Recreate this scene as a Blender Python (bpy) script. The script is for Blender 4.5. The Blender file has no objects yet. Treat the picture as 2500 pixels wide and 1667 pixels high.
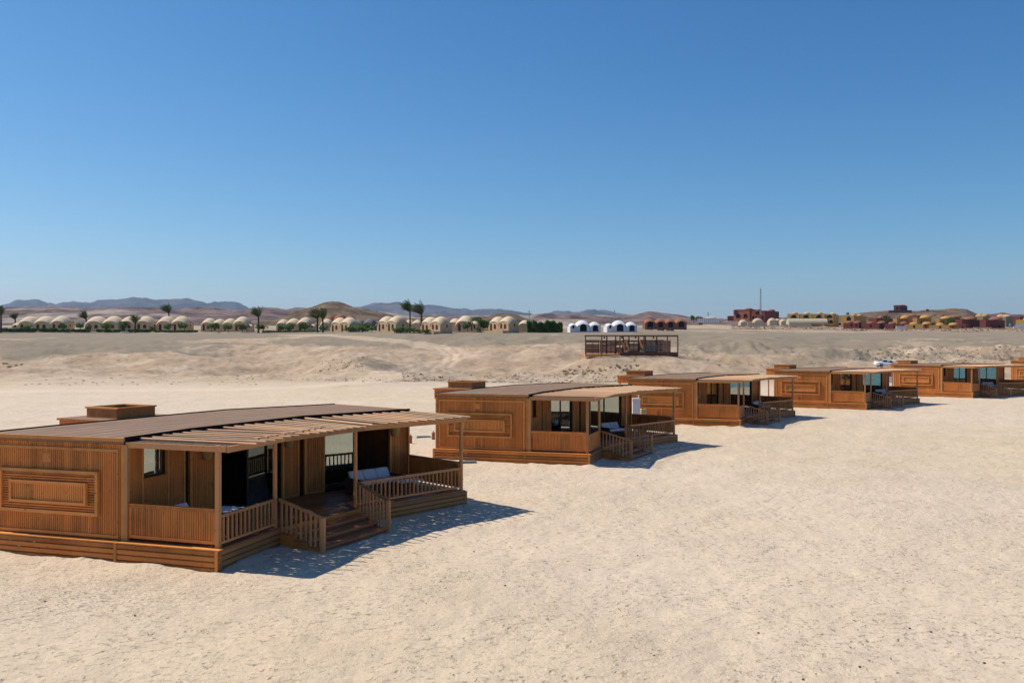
import bpy, bmesh, math, random
import numpy as np
from mathutils import Vector, Matrix
R = math.radians
sc = bpy.context.scene
COL = sc.collection
random.seed(7)

# ---------------------------------------------------------------- camera
FP, YH, H = 2146.2, 838.1, 5.525          # focal length and horizon in photo pixels, eye height in metres
cam_d = bpy.data.cameras.new('camera'); cam = bpy.data.objects.new('camera', cam_d); COL.objects.link(cam)
cam.location = (0, 0, H)
cam_d.sensor_width = 36; cam_d.lens = 36*FP/2500
cam_d.clip_start = .2; cam_d.clip_end = 40000
cam.rotation_euler = (R(90)+math.atan((YH-833.5)/FP), 0, 0)
sc.camera = cam

# ---------------------------------------------------------------- sky and sun
SUN_H = np.array([-.95, .312]); SUN_H = SUN_H/np.linalg.norm(SUN_H); SUN_EL = R(51.5)
sdir = Vector((SUN_H[0]*math.cos(SUN_EL), SUN_H[1]*math.cos(SUN_EL), math.sin(SUN_EL)))
w = bpy.data.worlds.new("World"); sc.world = w; w.use_nodes = True
nt = w.node_tree; nt.nodes.clear()
sky = nt.nodes.new('ShaderNodeTexSky'); sky.sky_type = 'NISHITA'; sky.sun_disc = False
sky.sun_elevation = SUN_EL; sky.sun_rotation = math.atan2(SUN_H[0], SUN_H[1])
sky.altitude = 0; sky.air_density = 1.0; sky.dust_density = .35; sky.ozone_density = 2.2
bg = nt.nodes.new('ShaderNodeBackground'); bg.inputs[1].default_value = .10
wo = nt.nodes.new('ShaderNodeOutputWorld')
sep = nt.nodes.new('ShaderNodeSeparateColor'); cmb = nt.nodes.new('ShaderNodeCombineColor'); nt.links.new(sky.outputs[0], sep.inputs[0])
for ch, (gn, gm) in enumerate(((1.25, 1.75), (1.05, 1.25), (1.11, 1.02))):   # deeper blue of the dry desert air
    a_ = nt.nodes.new('ShaderNodeMath'); a_.operation = 'MULTIPLY'; a_.inputs[1].default_value = .1; nt.links.new(sep.outputs[ch], a_.inputs[0])
    b_ = nt.nodes.new('ShaderNodeMath'); b_.operation = 'POWER'; b_.inputs[1].default_value = gm; nt.links.new(a_.outputs[0], b_.inputs[0])
    c_ = nt.nodes.new('ShaderNodeMath'); c_.operation = 'MULTIPLY'; c_.inputs[1].default_value = 10*gn; nt.links.new(b_.outputs[0], c_.inputs[0])
    d_ = nt.nodes.new('ShaderNodeMath'); d_.operation = 'MULTIPLY'; d_.inputs[1].default_value = (.32, .66, .95)[ch]; nt.links.new(sep.outputs[ch], d_.inputs[0])
    e_ = nt.nodes.new('ShaderNodeMath'); e_.operation = 'MAXIMUM'; nt.links.new(c_.outputs[0], e_.inputs[0]); nt.links.new(d_.outputs[0], e_.inputs[1])
    nt.links.new(e_.outputs[0], cmb.inputs[ch])
nt.links.new(cmb.outputs[0], bg.inputs[0]); nt.links.new(bg.outputs[0], wo.inputs[0])
sd = bpy.data.lights.new('sun', 'SUN'); sun = bpy.data.objects.new('sun', sd); COL.objects.link(sun)
sd.energy = 5.0; sd.angle = R(.5); sd.color = (1, .925, .80)
sun.rotation_euler = sdir.to_track_quat('Z', 'Y').to_euler()
sc.view_settings.view_transform = 'Standard'; sc.view_settings.look = 'None'
sc.view_settings.exposure = 0; sc.view_settings.gamma = 1; sc.view_settings.use_curve_mapping = False
sc.render.engine = 'CYCLES'
sc.cycles.volume_bounces = 0
try: sc.cycles.max_bounces = 8
except Exception: pass

# ---------------------------------------------------------------- materials
class NT:
    def __init__(s, name):
        s.m = bpy.data.materials.new(name); s.m.use_nodes = True
        s.t = s.m.node_tree; s.t.nodes.clear()
        s.out = s.n('ShaderNodeOutputMaterial')
    def n(s, typ, **kw):
        q = s.t.nodes.new(typ)
        for k, v in kw.items():
            if k.startswith('i_'):
                key = k[2:]; q.inputs[int(key) if key.isdigit() else key.replace('_', ' ')].default_value = v
            else: setattr(q, k, v)
        return q
    def l(s, a, b): s.t.links.new(a, b)
    def mix(s, fac, a, b, mode='MIX'):
        q = s.n('ShaderNodeMix', data_type='RGBA', blend_type=mode)
        for sock, v in ((q.inputs[0], fac), (q.inputs[6], a), (q.inputs[7], b)):
            if hasattr(v, 'links') or hasattr(v, 'is_linked'): s.l(v, sock)
            else: sock.default_value = v if not isinstance(v, tuple) or len(v) == 4 else (*v, 1)
        return q.outputs[2]
    def math(s, op, a, b=0., c=None, clamp=False):
        q = s.n('ShaderNodeMath', operation=op); q.use_clamp = clamp
        for i, v in enumerate((a, b, c)):
            if v is None: continue
            if hasattr(v, 'is_linked'): s.l(v, q.inputs[i])
            else: q.inputs[i].default_value = v
        return q.outputs[0]
    def ramp(s, fac, stops):
        q = s.n('ShaderNodeValToRGB'); s.l(fac, q.inputs[0]); e = q.color_ramp.elements
        while len(e) < len(stops): e.new(.5)
        for i, (p, c) in enumerate(stops): e[i].position = p; e[i].color = c if len(c) == 4 else (*c, 1)
        return q.outputs[0]
    def coord(s, which='Object', scale=(1, 1, 1)):
        tc = s.n('ShaderNodeTexCoord'); mp = s.n('ShaderNodeMapping'); mp.inputs[3].default_value = scale
        s.l(tc.outputs[which], mp.inputs[0]); return mp.outputs[0]
    def noise(s, vec, scale, detail=4, rough=.55):
        q = s.n('ShaderNodeTexNoise'); q.inputs['Scale'].default_value = scale
        q.inputs['Detail'].default_value = detail; q.inputs['Roughness'].default_value = rough
        s.l(vec, q.inputs['Vector']); return q.outputs[0]
    def bsdf(s, color, rough=.7, spec=.3, bump=None, bstr=.3, bdist=.01, metal=0):
        q = s.n('ShaderNodeBsdfPrincipled')
        for key, v in (('Base Color', color), ('Roughness', rough), ('Specular IOR Level', spec), ('Metallic', metal)):
            if hasattr(v, 'is_linked'): s.l(v, q.inputs[key])
            else: q.inputs[key].default_value = (*v, 1) if isinstance(v, tuple) else v
        if bump is not None:
            b = s.n('ShaderNodeBump'); b.inputs['Strength'].default_value = bstr; b.inputs['Distance'].default_value = bdist
            s.l(bump, b.inputs['Height']); s.l(b.outputs[0], q.inputs['Normal'])
        s.l(q.outputs[0], s.out.inputs[0]); return s.m

def wood(name, dark, light, stretch, knots=.6, rough=.55, spec=.3):
    t = NT(name)
    at = t.n('ShaderNodeAttribute', attribute_name='tone')
    v = t.coord('Object', stretch)
    n1 = t.noise(v, 9, 5, .6)
    n2 = t.noise(t.coord('Object', (1, 1, 1)), 1.3, 3)
    f = t.math('MULTIPLY_ADD', n1, .55, -.12)
    f = t.math('ADD', f, t.math('MULTIPLY', at.outputs['Fac'], .75))
    f = t.math('ADD', f, t.math('MULTIPLY_ADD', n2, .7, -.36), clamp=True)
    c = t.mix(f, dark, light)
    # reddish drift between boards
    c = t.mix(t.math('MULTIPLY', at.outputs['Fac'], t.noise(v, 3, 2)), c, (dark[0]*2.2, dark[1]*1.5, dark[2]*1.2))
    if knots:
        vo = t.n('ShaderNodeTexVoronoi'); vo.inputs['Scale'].default_value = 7
        t.l(t.coord('Object', tuple(.6 if q < .5 else 1.4 for q in stretch)), vo.inputs['Vector'])
        k = t.ramp(vo.outputs['Distance'], [(0, (1, 1, 1)), (.1, (.9, .9, .9)), (.17, (0, 0, 0))])
        c = t.mix(t.math('MULTIPLY', k, knots), c, (dark[0]*.25, dark[1]*.2, dark[2]*.2))
    return t.bsdf(c, rough, spec, n1, .25, .004)

W_DARK, W_LIGHT = (.24, .078, .018), (.86, .36, .082)
M = {}
M['wood_v'] = wood('stained_pine_upright', W_DARK, W_LIGHT, (1, 1, .12))
M['wood_h'] = wood('stained_pine_level', W_DARK, W_LIGHT, (.15, .15, 1))
M['trim'] = wood('stained_pine_trim', (.36, .145, .036), (.80, .39, .10), (.3, .3, .3), .5)
M['post'] = wood('round_post_pine', (.30, .145, .055), (.62, .34, .14), (1, 1, .15), .5)
M['dark_wood'] = wood('dark_pallet_wood', (.05, .022, .014), (.15, .062, .035), (.15, .15, 1), .2)
M['brown_pole'] = wood('brown_poles', (.12, .05, .028), (.28, .12, .06), (1, 1, .15), .2)
M['rafter'] = wood('bleached_poles', (.38, .245, .13), (.66, .46, .285), (.5, .5, .5), .35)
M['deck'] = wood('deck_boards', (.19, .072, .030), (.46, .19, .080), (.15, .15, 1), .2, .38, .5)
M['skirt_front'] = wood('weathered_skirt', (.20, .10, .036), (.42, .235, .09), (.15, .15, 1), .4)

def roof_mat():
    t = NT('roof_felt')
    n = t.noise(t.coord('Object', (.35, 2.2, 1)), 2.2, 5)
    n2 = t.noise(t.coord('Object'), .5, 3)
    c = t.ramp(n, [(.3, (.185, .112, .068)), (.55, (.25, .155, .098)), (.75, (.30, .195, .13))])
    c = t.mix(t.math('MULTIPLY', n2, .5), c, (.36, .25, .17))
    at = t.n('ShaderNodeAttribute', attribute_name='tone')
    c = t.mix(t.math('MULTIPLY', at.outputs['Fac'], .5), c, (.17, .11, .07))
    return t.bsdf(c, .85, .2, n, .3, .01)
M['roof'] = roof_mat()

def plain(name, col, rough=.7, spec=.3, var=.12, scale=3, metal=0, bump=.2, bd=.01):
    t = NT(name)
    n = t.noise(t.coord('Object'), scale, 5)
    c = t.mix(n, tuple(x*(1-var) for x in col), tuple(min(1, x*(1+var)) for x in col))
    return t.bsdf(c, rough, spec, n, bump, bd, metal)
M['fascia'] = plain('dark_fascia', (.03, .018, .016), .8, .05)
M['backing'] = plain('shadow_gap_board', (.05, .024, .012), .8, .1)
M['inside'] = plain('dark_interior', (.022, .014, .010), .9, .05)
M['frame'] = plain('dark_aluminium', (.018, .016, .016), .45, .4)
M['cushion'] = plain('white_cushion', (.68, .68, .72), .9, .1, .08, 4, 0, .6, .04)
M['curtain'] = plain('cream_curtain', (.42, .40, .36), .9, .1, .1)
M['wicker'] = plain('brown_wicker', (.07, .038, .024), .7, .3, .5, 60)
M['rattan'] = plain('straw_lampshade', (.42, .25, .11), .8, .2, .3, 40)
M['white_metal'] = plain('white_enamel', (.74, .76, .78), .4, .4, .04)
M['beige_plastic'] = plain('beige_plastic', (.50, .36, .20), .5, .4, .06)
M['black'] = plain('black_rubber', (.02, .02, .02), .7, .2)
M['terracotta'] = plain('terracotta', (.32, .12, .06), .8, .2)
M['slab'] = plain('grey_slab', (.16, .17, .19), .8, .2)
M['stone'] = plain('dark_stone', (.13, .11, .105), .9, .1, .3, 12)
M['carpaint'] = plain('white_car_paint', (.90, .90, .90), .25, .5, .01, 2, 0, 0)
M['red'] = plain('red_paint', (.45, .04, .03), .5, .3)
M['grey_metal'] = plain('galvanised_steel', (.30, .31, .33), .5, .4, .1, 3, .5)
M['white_cloth'] = plain('grey_white_cloth', (.24, .22, .20), .9, .1)
M['orange_board'] = plain('orange_board', (.42, .19, .07), .7, .2, .3)

def glass(nm='reflective_glass', k0=.44, tint=(.42, .50, .46)):
    t = NT(nm)
    tr = t.n('ShaderNodeBsdfTransparent'); tr.inputs[0].default_value = (*tint, 1)
    gl = t.n('ShaderNodeBsdfGlossy'); gl.inputs['Roughness'].default_value = .012; gl.inputs[0].default_value = (.72, .82, .78, 1)
    fr = t.n('ShaderNodeLayerWeight'); fr.inputs[0].default_value = .35
    f = t.math('MULTIPLY_ADD', fr.outputs['Fresnel'], k0, k0, clamp=True)
    n = t.noise(t.coord('Object'), 1.2, 2)
    b = t.n('ShaderNodeBump'); b.inputs['Strength'].default_value = .05; b.inputs['Distance'].default_value = .02
    t.l(n, b.inputs['Height']); t.l(b.outputs[0], gl.inputs['Normal'])
    mx = t.n('ShaderNodeMixShader'); t.l(f, mx.inputs[0]); t.l(tr.outputs[0], mx.inputs[1]); t.l(gl.outputs[0], mx.inputs[2])
    t.l(mx.outputs[0], t.out.inputs[0]); return t.m
M['glass'] = glass(); M['dim_glass'] = glass('dim_glass', .12, (.25, .28, .27))

def mat_weave():
    t = NT('woven_shade_mat')
    v = t.coord('Object', (1, 1, 1)); n = t.noise(t.coord('Object', (1, .12, 1)), 26, 3)
    c = t.ramp(n, [(.3, (.045, .024, .012)), (.7, (.12, .066, .034))])
    q = t.n('ShaderNodeBsdfPrincipled'); t.l(c, q.inputs['Base Color']); q.inputs['Roughness'].default_value = .9
    tr = t.n('ShaderNodeBsdfTransparent')
    h = t.noise(t.coord('Object', (1, .35, 1)), 9, 3, .7)
    m_ = t.ramp(h, [(.56, (0, 0, 0)), (.62, (1, 1, 1))])
    mx = t.n('ShaderNodeMixShader'); t.l(t.math('MULTIPLY', m_, .8), mx.inputs[0]); t.l(q.outputs[0], mx.inputs[1]); t.l(tr.outputs[0], mx.inputs[2])
    t.l(mx.outputs[0], t.out.inputs[0]); return t.m
M['mat'] = mat_weave()

def plaster(name, col, stain=(.7, .65, .6)):
    t = NT(name)
    v = t.coord('Object')
    n = t.noise(v, .6, 5); n2 = t.noise(v, 6, 3)
    c = t.mix(t.math('MULTIPLY', n, .5), col, tuple(a*b for a, b in zip(col, stain)))
    return t.bsdf(c, .9, .15, n2, .3, .02)
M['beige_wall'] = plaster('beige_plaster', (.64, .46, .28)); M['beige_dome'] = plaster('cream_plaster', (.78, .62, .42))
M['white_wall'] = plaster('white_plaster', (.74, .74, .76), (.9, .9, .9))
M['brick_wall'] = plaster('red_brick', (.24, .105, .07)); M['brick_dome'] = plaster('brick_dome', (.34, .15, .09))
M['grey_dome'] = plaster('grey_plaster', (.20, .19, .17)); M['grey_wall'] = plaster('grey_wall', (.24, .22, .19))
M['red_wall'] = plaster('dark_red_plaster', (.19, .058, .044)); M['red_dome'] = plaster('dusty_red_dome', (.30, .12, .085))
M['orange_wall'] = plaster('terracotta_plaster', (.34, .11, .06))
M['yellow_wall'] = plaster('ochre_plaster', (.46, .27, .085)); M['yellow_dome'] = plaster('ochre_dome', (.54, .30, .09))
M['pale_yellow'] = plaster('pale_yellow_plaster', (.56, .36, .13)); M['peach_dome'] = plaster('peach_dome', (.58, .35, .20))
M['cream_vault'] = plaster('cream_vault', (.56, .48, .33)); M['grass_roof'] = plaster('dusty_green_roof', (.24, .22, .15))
M['door_brown'] = plain('brown_door', (.10, .028, .018), .7, .2); M['dark_open'] = plain('dark_opening', (.012, .012, .02), .8, .1)
M['trunk'] = plain('palm_trunk', (.10, .07, .045), .95, .05, .4, 8)
M['kerb'] = plain('pale_kerb', (.50, .47, .42), .9, .1)

def leaf(name, a, b):
    t = NT(name)
    at = t.n('ShaderNodeAttribute', attribute_name='tone')
    c = t.mix(at.outputs['Fac'], a, b)
    q = t.n('ShaderNodeBsdfPrincipled'); t.l(c, q.inputs['Base Color']); q.inputs['Roughness'].default_value = .6
    q.inputs['Specular IOR Level'].default_value = .25
    tl = t.n('ShaderNodeBsdfTranslucent'); t.l(c, tl.inputs[0])
    mx = t.n('ShaderNodeMixShader'); mx.inputs[0].default_value = .2
    t.l(q.outputs[0], mx.inputs[1]); t.l(tl.outputs[0], mx.inputs[2]); t.l(mx.outputs[0], t.out.inputs[0]); return t.m
M['leaf'] = leaf('hedge_leaves', (.035, .085, .012), (.14, .24, .04))
M['leaf2'] = leaf('oleander_leaves', (.05, .08, .025), (.13, .17, .06))
M['palm_leaf'] = leaf('palm_fronds', (.05, .075, .022), (.18, .20, .08))
M['scrub'] = leaf('dry_scrub_twigs', (.13, .10, .055), (.30, .24, .13))

def rock_mat(name, a, b):
    t = NT(name)
    at = t.n('ShaderNodeAttribute', attribute_name='tone')
    c = t.mix(at.outputs['Fac'], a, b)
    return t.bsdf(c, .95, .1)
M['rubble'] = rock_mat('limestone_rubble', (.13, .10, .085), (.52, .42, .31))
M['rubble_red'] = rock_mat('reddish_rubble', (.12, .07, .05), (.36, .25, .175))

def hill_mat(name, lo, hi, sc_, pale=None, bd=6):
    t = NT(name)
    v = t.coord('Object')
    n = t.noise(v, sc_, 8, .65); n2 = t.noise(v, sc_*.25, 4)
    c = t.mix(t.ramp(n, [(.40, (0, 0, 0)), (.60, (1, 1, 1))]), lo, hi)
    if pale: c = t.mix(t.ramp(n2, [(.54, (0, 0, 0)), (.62, (.5, .5, .5))]), c, pale)
    return t.bsdf(c, 1, .05, n, .9, bd)
M['mountain'] = hill_mat('far_mountain_rock', (.05, .042, .045), (.14, .11, .10), .0022, None, 60)
M['purple_hill'] = hill_mat('purple_brown_desert', (.085, .05, .042), (.25, .17, .14), .02, (.52, .44, .36), 12)
M['brown_hill'] = hill_mat('brown_gravel_mound', (.085, .058, .038), (.21, .15, .10), .05, None, 2.5)

def ground_mat():
    t = NT('sand_and_gravel')
    v = t.coord('Object')
    A = lambda nm: t.n('ShaderNodeAttribute', attribute_name=nm).outputs['Fac']
    big = t.noise(v, .035, 4); mid = t.noise(v, .35, 5, .6); fine = t.noise(v, 3.2, 6, .7); grain = t.noise(v, 16, 4, .7)
    # beach sand
    sand = t.mix(mid, (.68, .545, .385), (.58, .455, .315))
    sand = t.mix(t.ramp(big, [(.4, (0, 0, 0)), (.62, (1, 1, 1))]), sand, (.66, .535, .41))
    # darker flecks: shade of small footprint hollows put into the sand colour
    sp = t.n('ShaderNodeTexVoronoi'); sp.inputs['Scale'].default_value = 2.1; sp.inputs['Randomness'].default_value = 1
    vv = t.n('ShaderNodeVectorMath', operation='ADD'); t.l(v, vv.inputs[0])
    nz = t.n('ShaderNodeTexNoise'); nz.inputs['Scale'].default_value = 5; t.l(v, nz.inputs['Vector'])
    sc2 = t.n('ShaderNodeVectorMath', operation='SCALE'); sc2.inputs['Scale'].default_value = .35; t.l(nz.outputs['Color'], sc2.inputs[0]); t.l(sc2.outputs[0], vv.inputs[1])
    t.l(vv.outputs[0], sp.inputs['Vector'])
    fl = t.ramp(sp.outputs['Distance'], [(.02, (1, 1, 1)), (.16, (0, 0, 0))])
    cl = t.ramp(t.noise(v, .22, 4, .6), [(.34, (.15, .15, .15)), (.62, (1, 1, 1))])
    dirt = t.ramp(fine, [(.56, (0, 0, 0)), (.72, (1, 1, 1))])
    sand = t.mix(t.math('MULTIPLY', t.math('MULTIPLY', fl, cl), .30), sand, (.38, .30, .20))
    sand = t.mix(t.math('MULTIPLY', t.math('MULTIPLY', dirt, .65), cl), sand, (.40, .32, .215))
    sand = t.mix(t.math('MULTIPLY', A('pebbly'), t.ramp(grain, [(.52, (0, 0, 0)), (.62, (.8, .8, .8))])), sand, (.17, .16, .17))
    # trodden dents with their shade put into the colour, denser in some patches
    d2 = t.n('ShaderNodeTexVoronoi'); d2.inputs['Scale'].default_value = 3.4; d2.inputs['Randomness'].default_value = 1
    t.l(vv.outputs[0], d2.inputs['Vector'])
    dent = t.ramp(d2.outputs['Distance'], [(.05, (1, 1, 1)), (.24, (0, 0, 0))])
    cl2 = t.ramp(t.noise(v, .45, 5, .65), [(.36, (.12, .12, .12)), (.58, (1, 1, 1))])
    dn = t.math('MULTIPLY', dent, cl2)
    sand = t.mix(t.math('MULTIPLY', dn, .78), sand, (.37, .295, .185))
    fk = t.ramp(t.noise(t.coord('Object', (1, 1.5, 1)), 4.6, 4, .6), [(.555, (0, 0, 0)), (.64, (1, 1, 1))])
    fk = t.math('MULTIPLY', fk, t.math('MULTIPLY_ADD', cl2, .75, .25))
    sand = t.mix(t.math('MULTIPLY', fk, .55), sand, (.45, .36, .24))  # darker tone stands for the shade in small noise-shaped dents
    # dune sand
    dune = t.mix(mid, (.50, .365, .25), (.35, .25, .165))
    dune = t.mix(t.ramp(t.noise(v, .12, 6, .65), [(.45, (0, 0, 0)), (.7, (1, 1, 1))]), dune, (.56, .445, .32))
    dune = t.mix(t.math('MULTIPLY', t.ramp(t.noise(v, .7, 8, .78), [(.50, (0, 0, 0)), (.64, (1, 1, 1))]), .7), dune, (.24, .175, .11))
    # grey gravel
    grav = t.mix(t.noise(v, .5, 6, .7), (.20, .165, .12), (.31, .26, .19))
    a1 = t.math('ADD', A('dune'), t.math('MULTIPLY_ADD', mid, .5, -.25), clamp=True)
    c = t.mix(a1, sand, dune)
    g1 = t.math('ADD', A('gravel'), t.math('MULTIPLY_ADD', t.noise(v, .09, 6, .65), 1.2, -.6))
    g1 = t.math('ADD', g1, t.math('MULTIPLY_ADD', t.noise(v, .35, 7, .75), 1.0, -.5))
    g1 = t.ramp(g1, [(.36, (0, 0, 0)), (.62, (1, 1, 1))])
    c = t.mix(t.math('MULTIPLY', g1, .88), c, grav)
    tr = t.math('MULTIPLY', A('track'), t.math('MULTIPLY_ADD', fine, .5, .6), clamp=True)
    c = t.mix(tr, c, (.74, .585, .42))
    c = t.mix(A('rut'), c, (.33, .235, .165))
    pat = t.math('MULTIPLY_ADD', t.ramp(t.noise(v, .09, 4, .6), [(.38, (0, 0, 0)), (.62, (1, 1, 1))]), .8, .35)
    h = t.math('MULTIPLY', t.math('ADD', t.math('MULTIPLY', fine, .09), t.math('MULTIPLY', grain, .03)), pat)
    h = t.math('ADD', h, t.math('MULTIPLY', mid, .25))
    h = t.math('SUBTRACT', h, t.math('MULTIPLY', t.math('MULTIPLY', fl, cl), .05))
    h = t.math('SUBTRACT', h, t.math('ADD', t.math('MULTIPLY', dn, .04), t.math('MULTIPLY', fk, .022)))
    return t.bsdf(c, .97, .08, h, .8, 1.0)
M['ground'] = ground_mat()
def water_mat():
    t = NT('lagoon_water')
    n = t.noise(t.coord('Object'), .8, 4)
    return t.bsdf(t.mix(t.noise(t.coord('Object'), .02, 3), (.02, .12, .105), (.04, .19, .165)), .12, .5, n, .3, .1)
M['water'] = water_mat()

# ---------------------------------------------------------------- mesh builder
class MB:
    def __init__(s): s.v = []; s.f = []; s.t = []; s.smooth = False
    def add(s, vs, fs, tone=None):
        if tone is None: tone = random.random()
        b = len(s.v); s.v.extend([tuple(p) for p in vs])
        for f in fs: s.f.append(tuple(b+i for i in f)); s.t.append(tone)
    def box(s, x0, y0, z0, x1, y1, z1, tone=None):
        s.add([(x0, y0, z0), (x1, y0, z0), (x1, y1, z0), (x0, y1, z0), (x0, y0, z1), (x1, y0, z1), (x1, y1, z1), (x0, y1, z1)],
              [(3, 2, 1, 0), (4, 5, 6, 7), (0, 1, 5, 4), (1, 2, 6, 5), (2, 3, 7, 6), (3, 0, 4, 7)], tone)
    def beam(s, p, q, w, h, tone=None, up=(0, 0, 1)):
        p = Vector(p); q = Vector(q); d = (q-p).normalized(); up = Vector(up)
        r = d.cross(up)
        if r.length < 1e-4: r = d.cross(Vector((1, 0, 0)))
        r.normalize(); u = r.cross(d)
        vs = []
        for c in (p, q):
            for a, b in ((-1, -1), (1, -1), (1, 1), (-1, 1)): vs.append(c+r*(a*w/2)+u*(b*h/2))
        s.add(vs, [(0, 1, 2, 3), (7, 6, 5, 4), (0, 4, 5, 1), (1, 5, 6, 2), (2, 6, 7, 3), (3, 7, 4, 0)], tone)
    def cyl(s, p, q, r0, r1=None, n=8, tone=None, caps=True):
        r1 = r0 if r1 is None else r1
        p = Vector(p); q = Vector(q); d = (q-p).normalized()
        a = d.cross(Vector((0, 0, 1)))
        if a.length < 1e-3: a = Vector((1, 0, 0))
        a.normalize(); b = d.cross(a)
        vs = []
        for c, r in ((p, r0), (q, r1)):
            for i in range(n):
                t = 2*math.pi*i/n; vs.append(c+a*(r*math.cos(t))+b*(r*math.sin(t)))
        fs = [(i, (i+1) % n, n+(i+1) % n, n+i) for i in range(n)]
        if caps: fs += [tuple(range(n-1, -1, -1)), tuple(range(n, 2*n))]
        s.add(vs, fs, tone)
    def prism(s, poly, z0, z1, tone=None):
        n = len(poly)
        s.add([(x, y, z0) for x, y in poly]+[(x, y, z1) for x, y in poly],
              [tuple(range(n-1, -1, -1)), tuple(range(n, 2*n))]+[(i, (i+1) % n, n+(i+1) % n, n+i) for i in range(n)], tone)
    def build(s, name, mat, parent=None, smooth=False, bevel=0):
        me = bpy.data.meshes.new(name); me.from_pydata(s.v, [], s.f)
        a = me.attributes.new('tone', 'FLOAT', 'FACE'); a.data.foreach_set('value', s.t)
        mats = mat if isinstance(mat, list) else [mat]
        for m in mats: me.materials.append(m)
        if smooth: me.polygons.foreach_set('use_smooth', [True]*len(me.polygons))
        me.update()
        bm = bmesh.new(); bm.from_mesh(me)
        bmesh.ops.recalc_face_normals(bm, faces=bm.faces)
        if bevel:
            bmesh.ops.bevel(bm, geom=list(bm.edges), offset=bevel, segments=3, profile=.6, affect='EDGES')
        bm.to_mesh(me); bm.free()
        o = bpy.data.objects.new(name, me); COL.objects.link(o)
        if parent is not None: o.parent = parent
        return o

def tag(o, label=None, cat=None, group=None, kind=None):
    if label: o['label'] = label
    if cat: o['category'] = cat
    if group: o['group'] = group
    if kind: o['kind'] = kind
    return o
def empty(name, loc=(0, 0, 0), rz=0, **k):
    o = bpy.data.objects.new(name, None); COL.objects.link(o); o.location = loc; o.rotation_euler = (0, 0, rz)
    o.empty_display_size = .3
    return tag(o, **k)
def copy_tree(o, parent=None):
    c = o.copy(); COL.objects.link(c); c.parent = parent
    for ch in list(o.children): copy_tree(ch, c)
    return c
def at(u, v, D): return Vector(((u-1250)/FP*D, D, H-(v-YH)*D/FP))

# ---------------------------------------------------------------- terrain
rng = np.random.RandomState(3)
PERM = rng.rand(256, 256)
def vnoise(x, y):
    xi = np.floor(x).astype(int); yi = np.floor(y).astype(int); fx = x-xi; fy = y-yi
    fx = fx*fx*(3-2*fx); fy = fy*fy*(3-2*fy)
    g = lambda a, b: PERM[a % 256, b % 256]
    return (g(xi, yi)*(1-fx)+g(xi+1, yi)*fx)*(1-fy)+(g(xi, yi+1)*(1-fx)+g(xi+1, yi+1)*fx)*fy
def fbm(x, y, o=4, gain=.5):
    s = 0; a = 1; t = 0
    for i in range(o):
        s = s+a*vnoise(x*2**i+17.3*i, y*2**i+5.1*i); t += a; a *= gain
    return s/t
NEAR = [(0, 0), (35, 0), (45, .05), (58, .064), (73, .14), (88, .26), (101, .38)]
CTRL = {  # photo column -> (distance, photo row) pairs of the ground
 -300: [(118, 932), (138, 912), (160, 885), (180, 860), (200, 846), (236, 822), (258, 814), (285, 809), (340, 806)],
 300: [(118, 932), (138, 912), (160, 885), (180, 860), (200, 846), (236, 822), (258, 814), (285, 809), (340, 806)],
 650: [(118, 932), (138, 914), (155, 896), (172, 872), (200, 850), (236, 823), (256, 814), (285, 809), (340, 806)],
 820: [(118, 932), (132, 915), (142, 893), (152, 876), (175, 862), (205, 842), (228, 820), (245, 812), (275, 809), (340, 805)],
 1000: [(120, 930), (138, 914), (156, 900), (175, 882), (198, 845), (214, 826), (226, 814), (262, 809), (340, 804)],
 1300: [(124, 928), (140, 912), (156, 896), (172, 870), (198, 843), (214, 824), (228, 813), (260, 809), (340, 803)],
 1540: [(118, 932), (132, 920), (142, 898), (150, 869), (172, 865), (195, 843), (214, 824), (231, 812), (280, 807), (340, 801), (420, 797)],
 1700: [(118, 935), (130, 922), (142, 900), (152, 880), (175, 868), (195, 850), (230, 834), (280, 815), (380, 801), (450, 795)],
 1850: [(120, 935), (140, 908), (158, 886), (178, 860), (200, 848), (235, 834), (275, 817), (340, 808), (420, 804), (500, 797)],
 2150: [(120, 934), (140, 911), (160, 894), (170, 886), (186, 858), (205, 850), (250, 836), (290, 819), (340, 812), (426, 809), (470, 804), (500, 801)],
 2500: [(118, 934), (135, 915), (150, 902), (164, 894), (182, 860), (205, 851), (250, 837), (290, 818), (340, 812), (426, 810), (470, 804), (500, 801)],
 3000: [(118, 934), (135, 915), (150, 902), (164, 894), (182, 860), (205, 851), (250, 837), (290, 818), (340, 812), (426, 810), (470, 804), (500, 801)],
}
FAR = [(700, 20), (1100, 26), (2000, 34), (5000, 60), (8000, 80), (14000, 90)]
CK = sorted(CTRL)
DS = np.concatenate([np.linspace(0, 95, 40), np.linspace(97, 520, 220), np.linspace(530, 14000, 120)])
TAB = []
for k in CK:
    pts = list(NEAR)+[(d, H-(v-YH)*d/FP) for d, v in CTRL[k]]
    last = pts[-1]; pts += [(d, max(z, last[1]+.5)) for d, z in FAR if d > last[0]+60]
    xs, zs = zip(*pts); TAB.append(np.interp(DS, xs, zs))
TAB = np.array(TAB)
ker = np.array([1, 2, 3, 2, 1])/9.
for i in range(len(CK)):
    a = TAB[i].copy(); a[42:255] = np.convolve(TAB[i], ker, 'same')[42:255]; TAB[i] = a
POSE = [(-9.844, 22.324, 1.2650, 0), (.745, 40.314, 1.2661, .050), (12.115, 58.032, 1.1904, .064), (26.273, 72.767, 1.0124, .141), (42.222, 86.521, .8191, .258), (60.2, 97.6, .64, .42)]
SKIRTS = []
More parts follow.
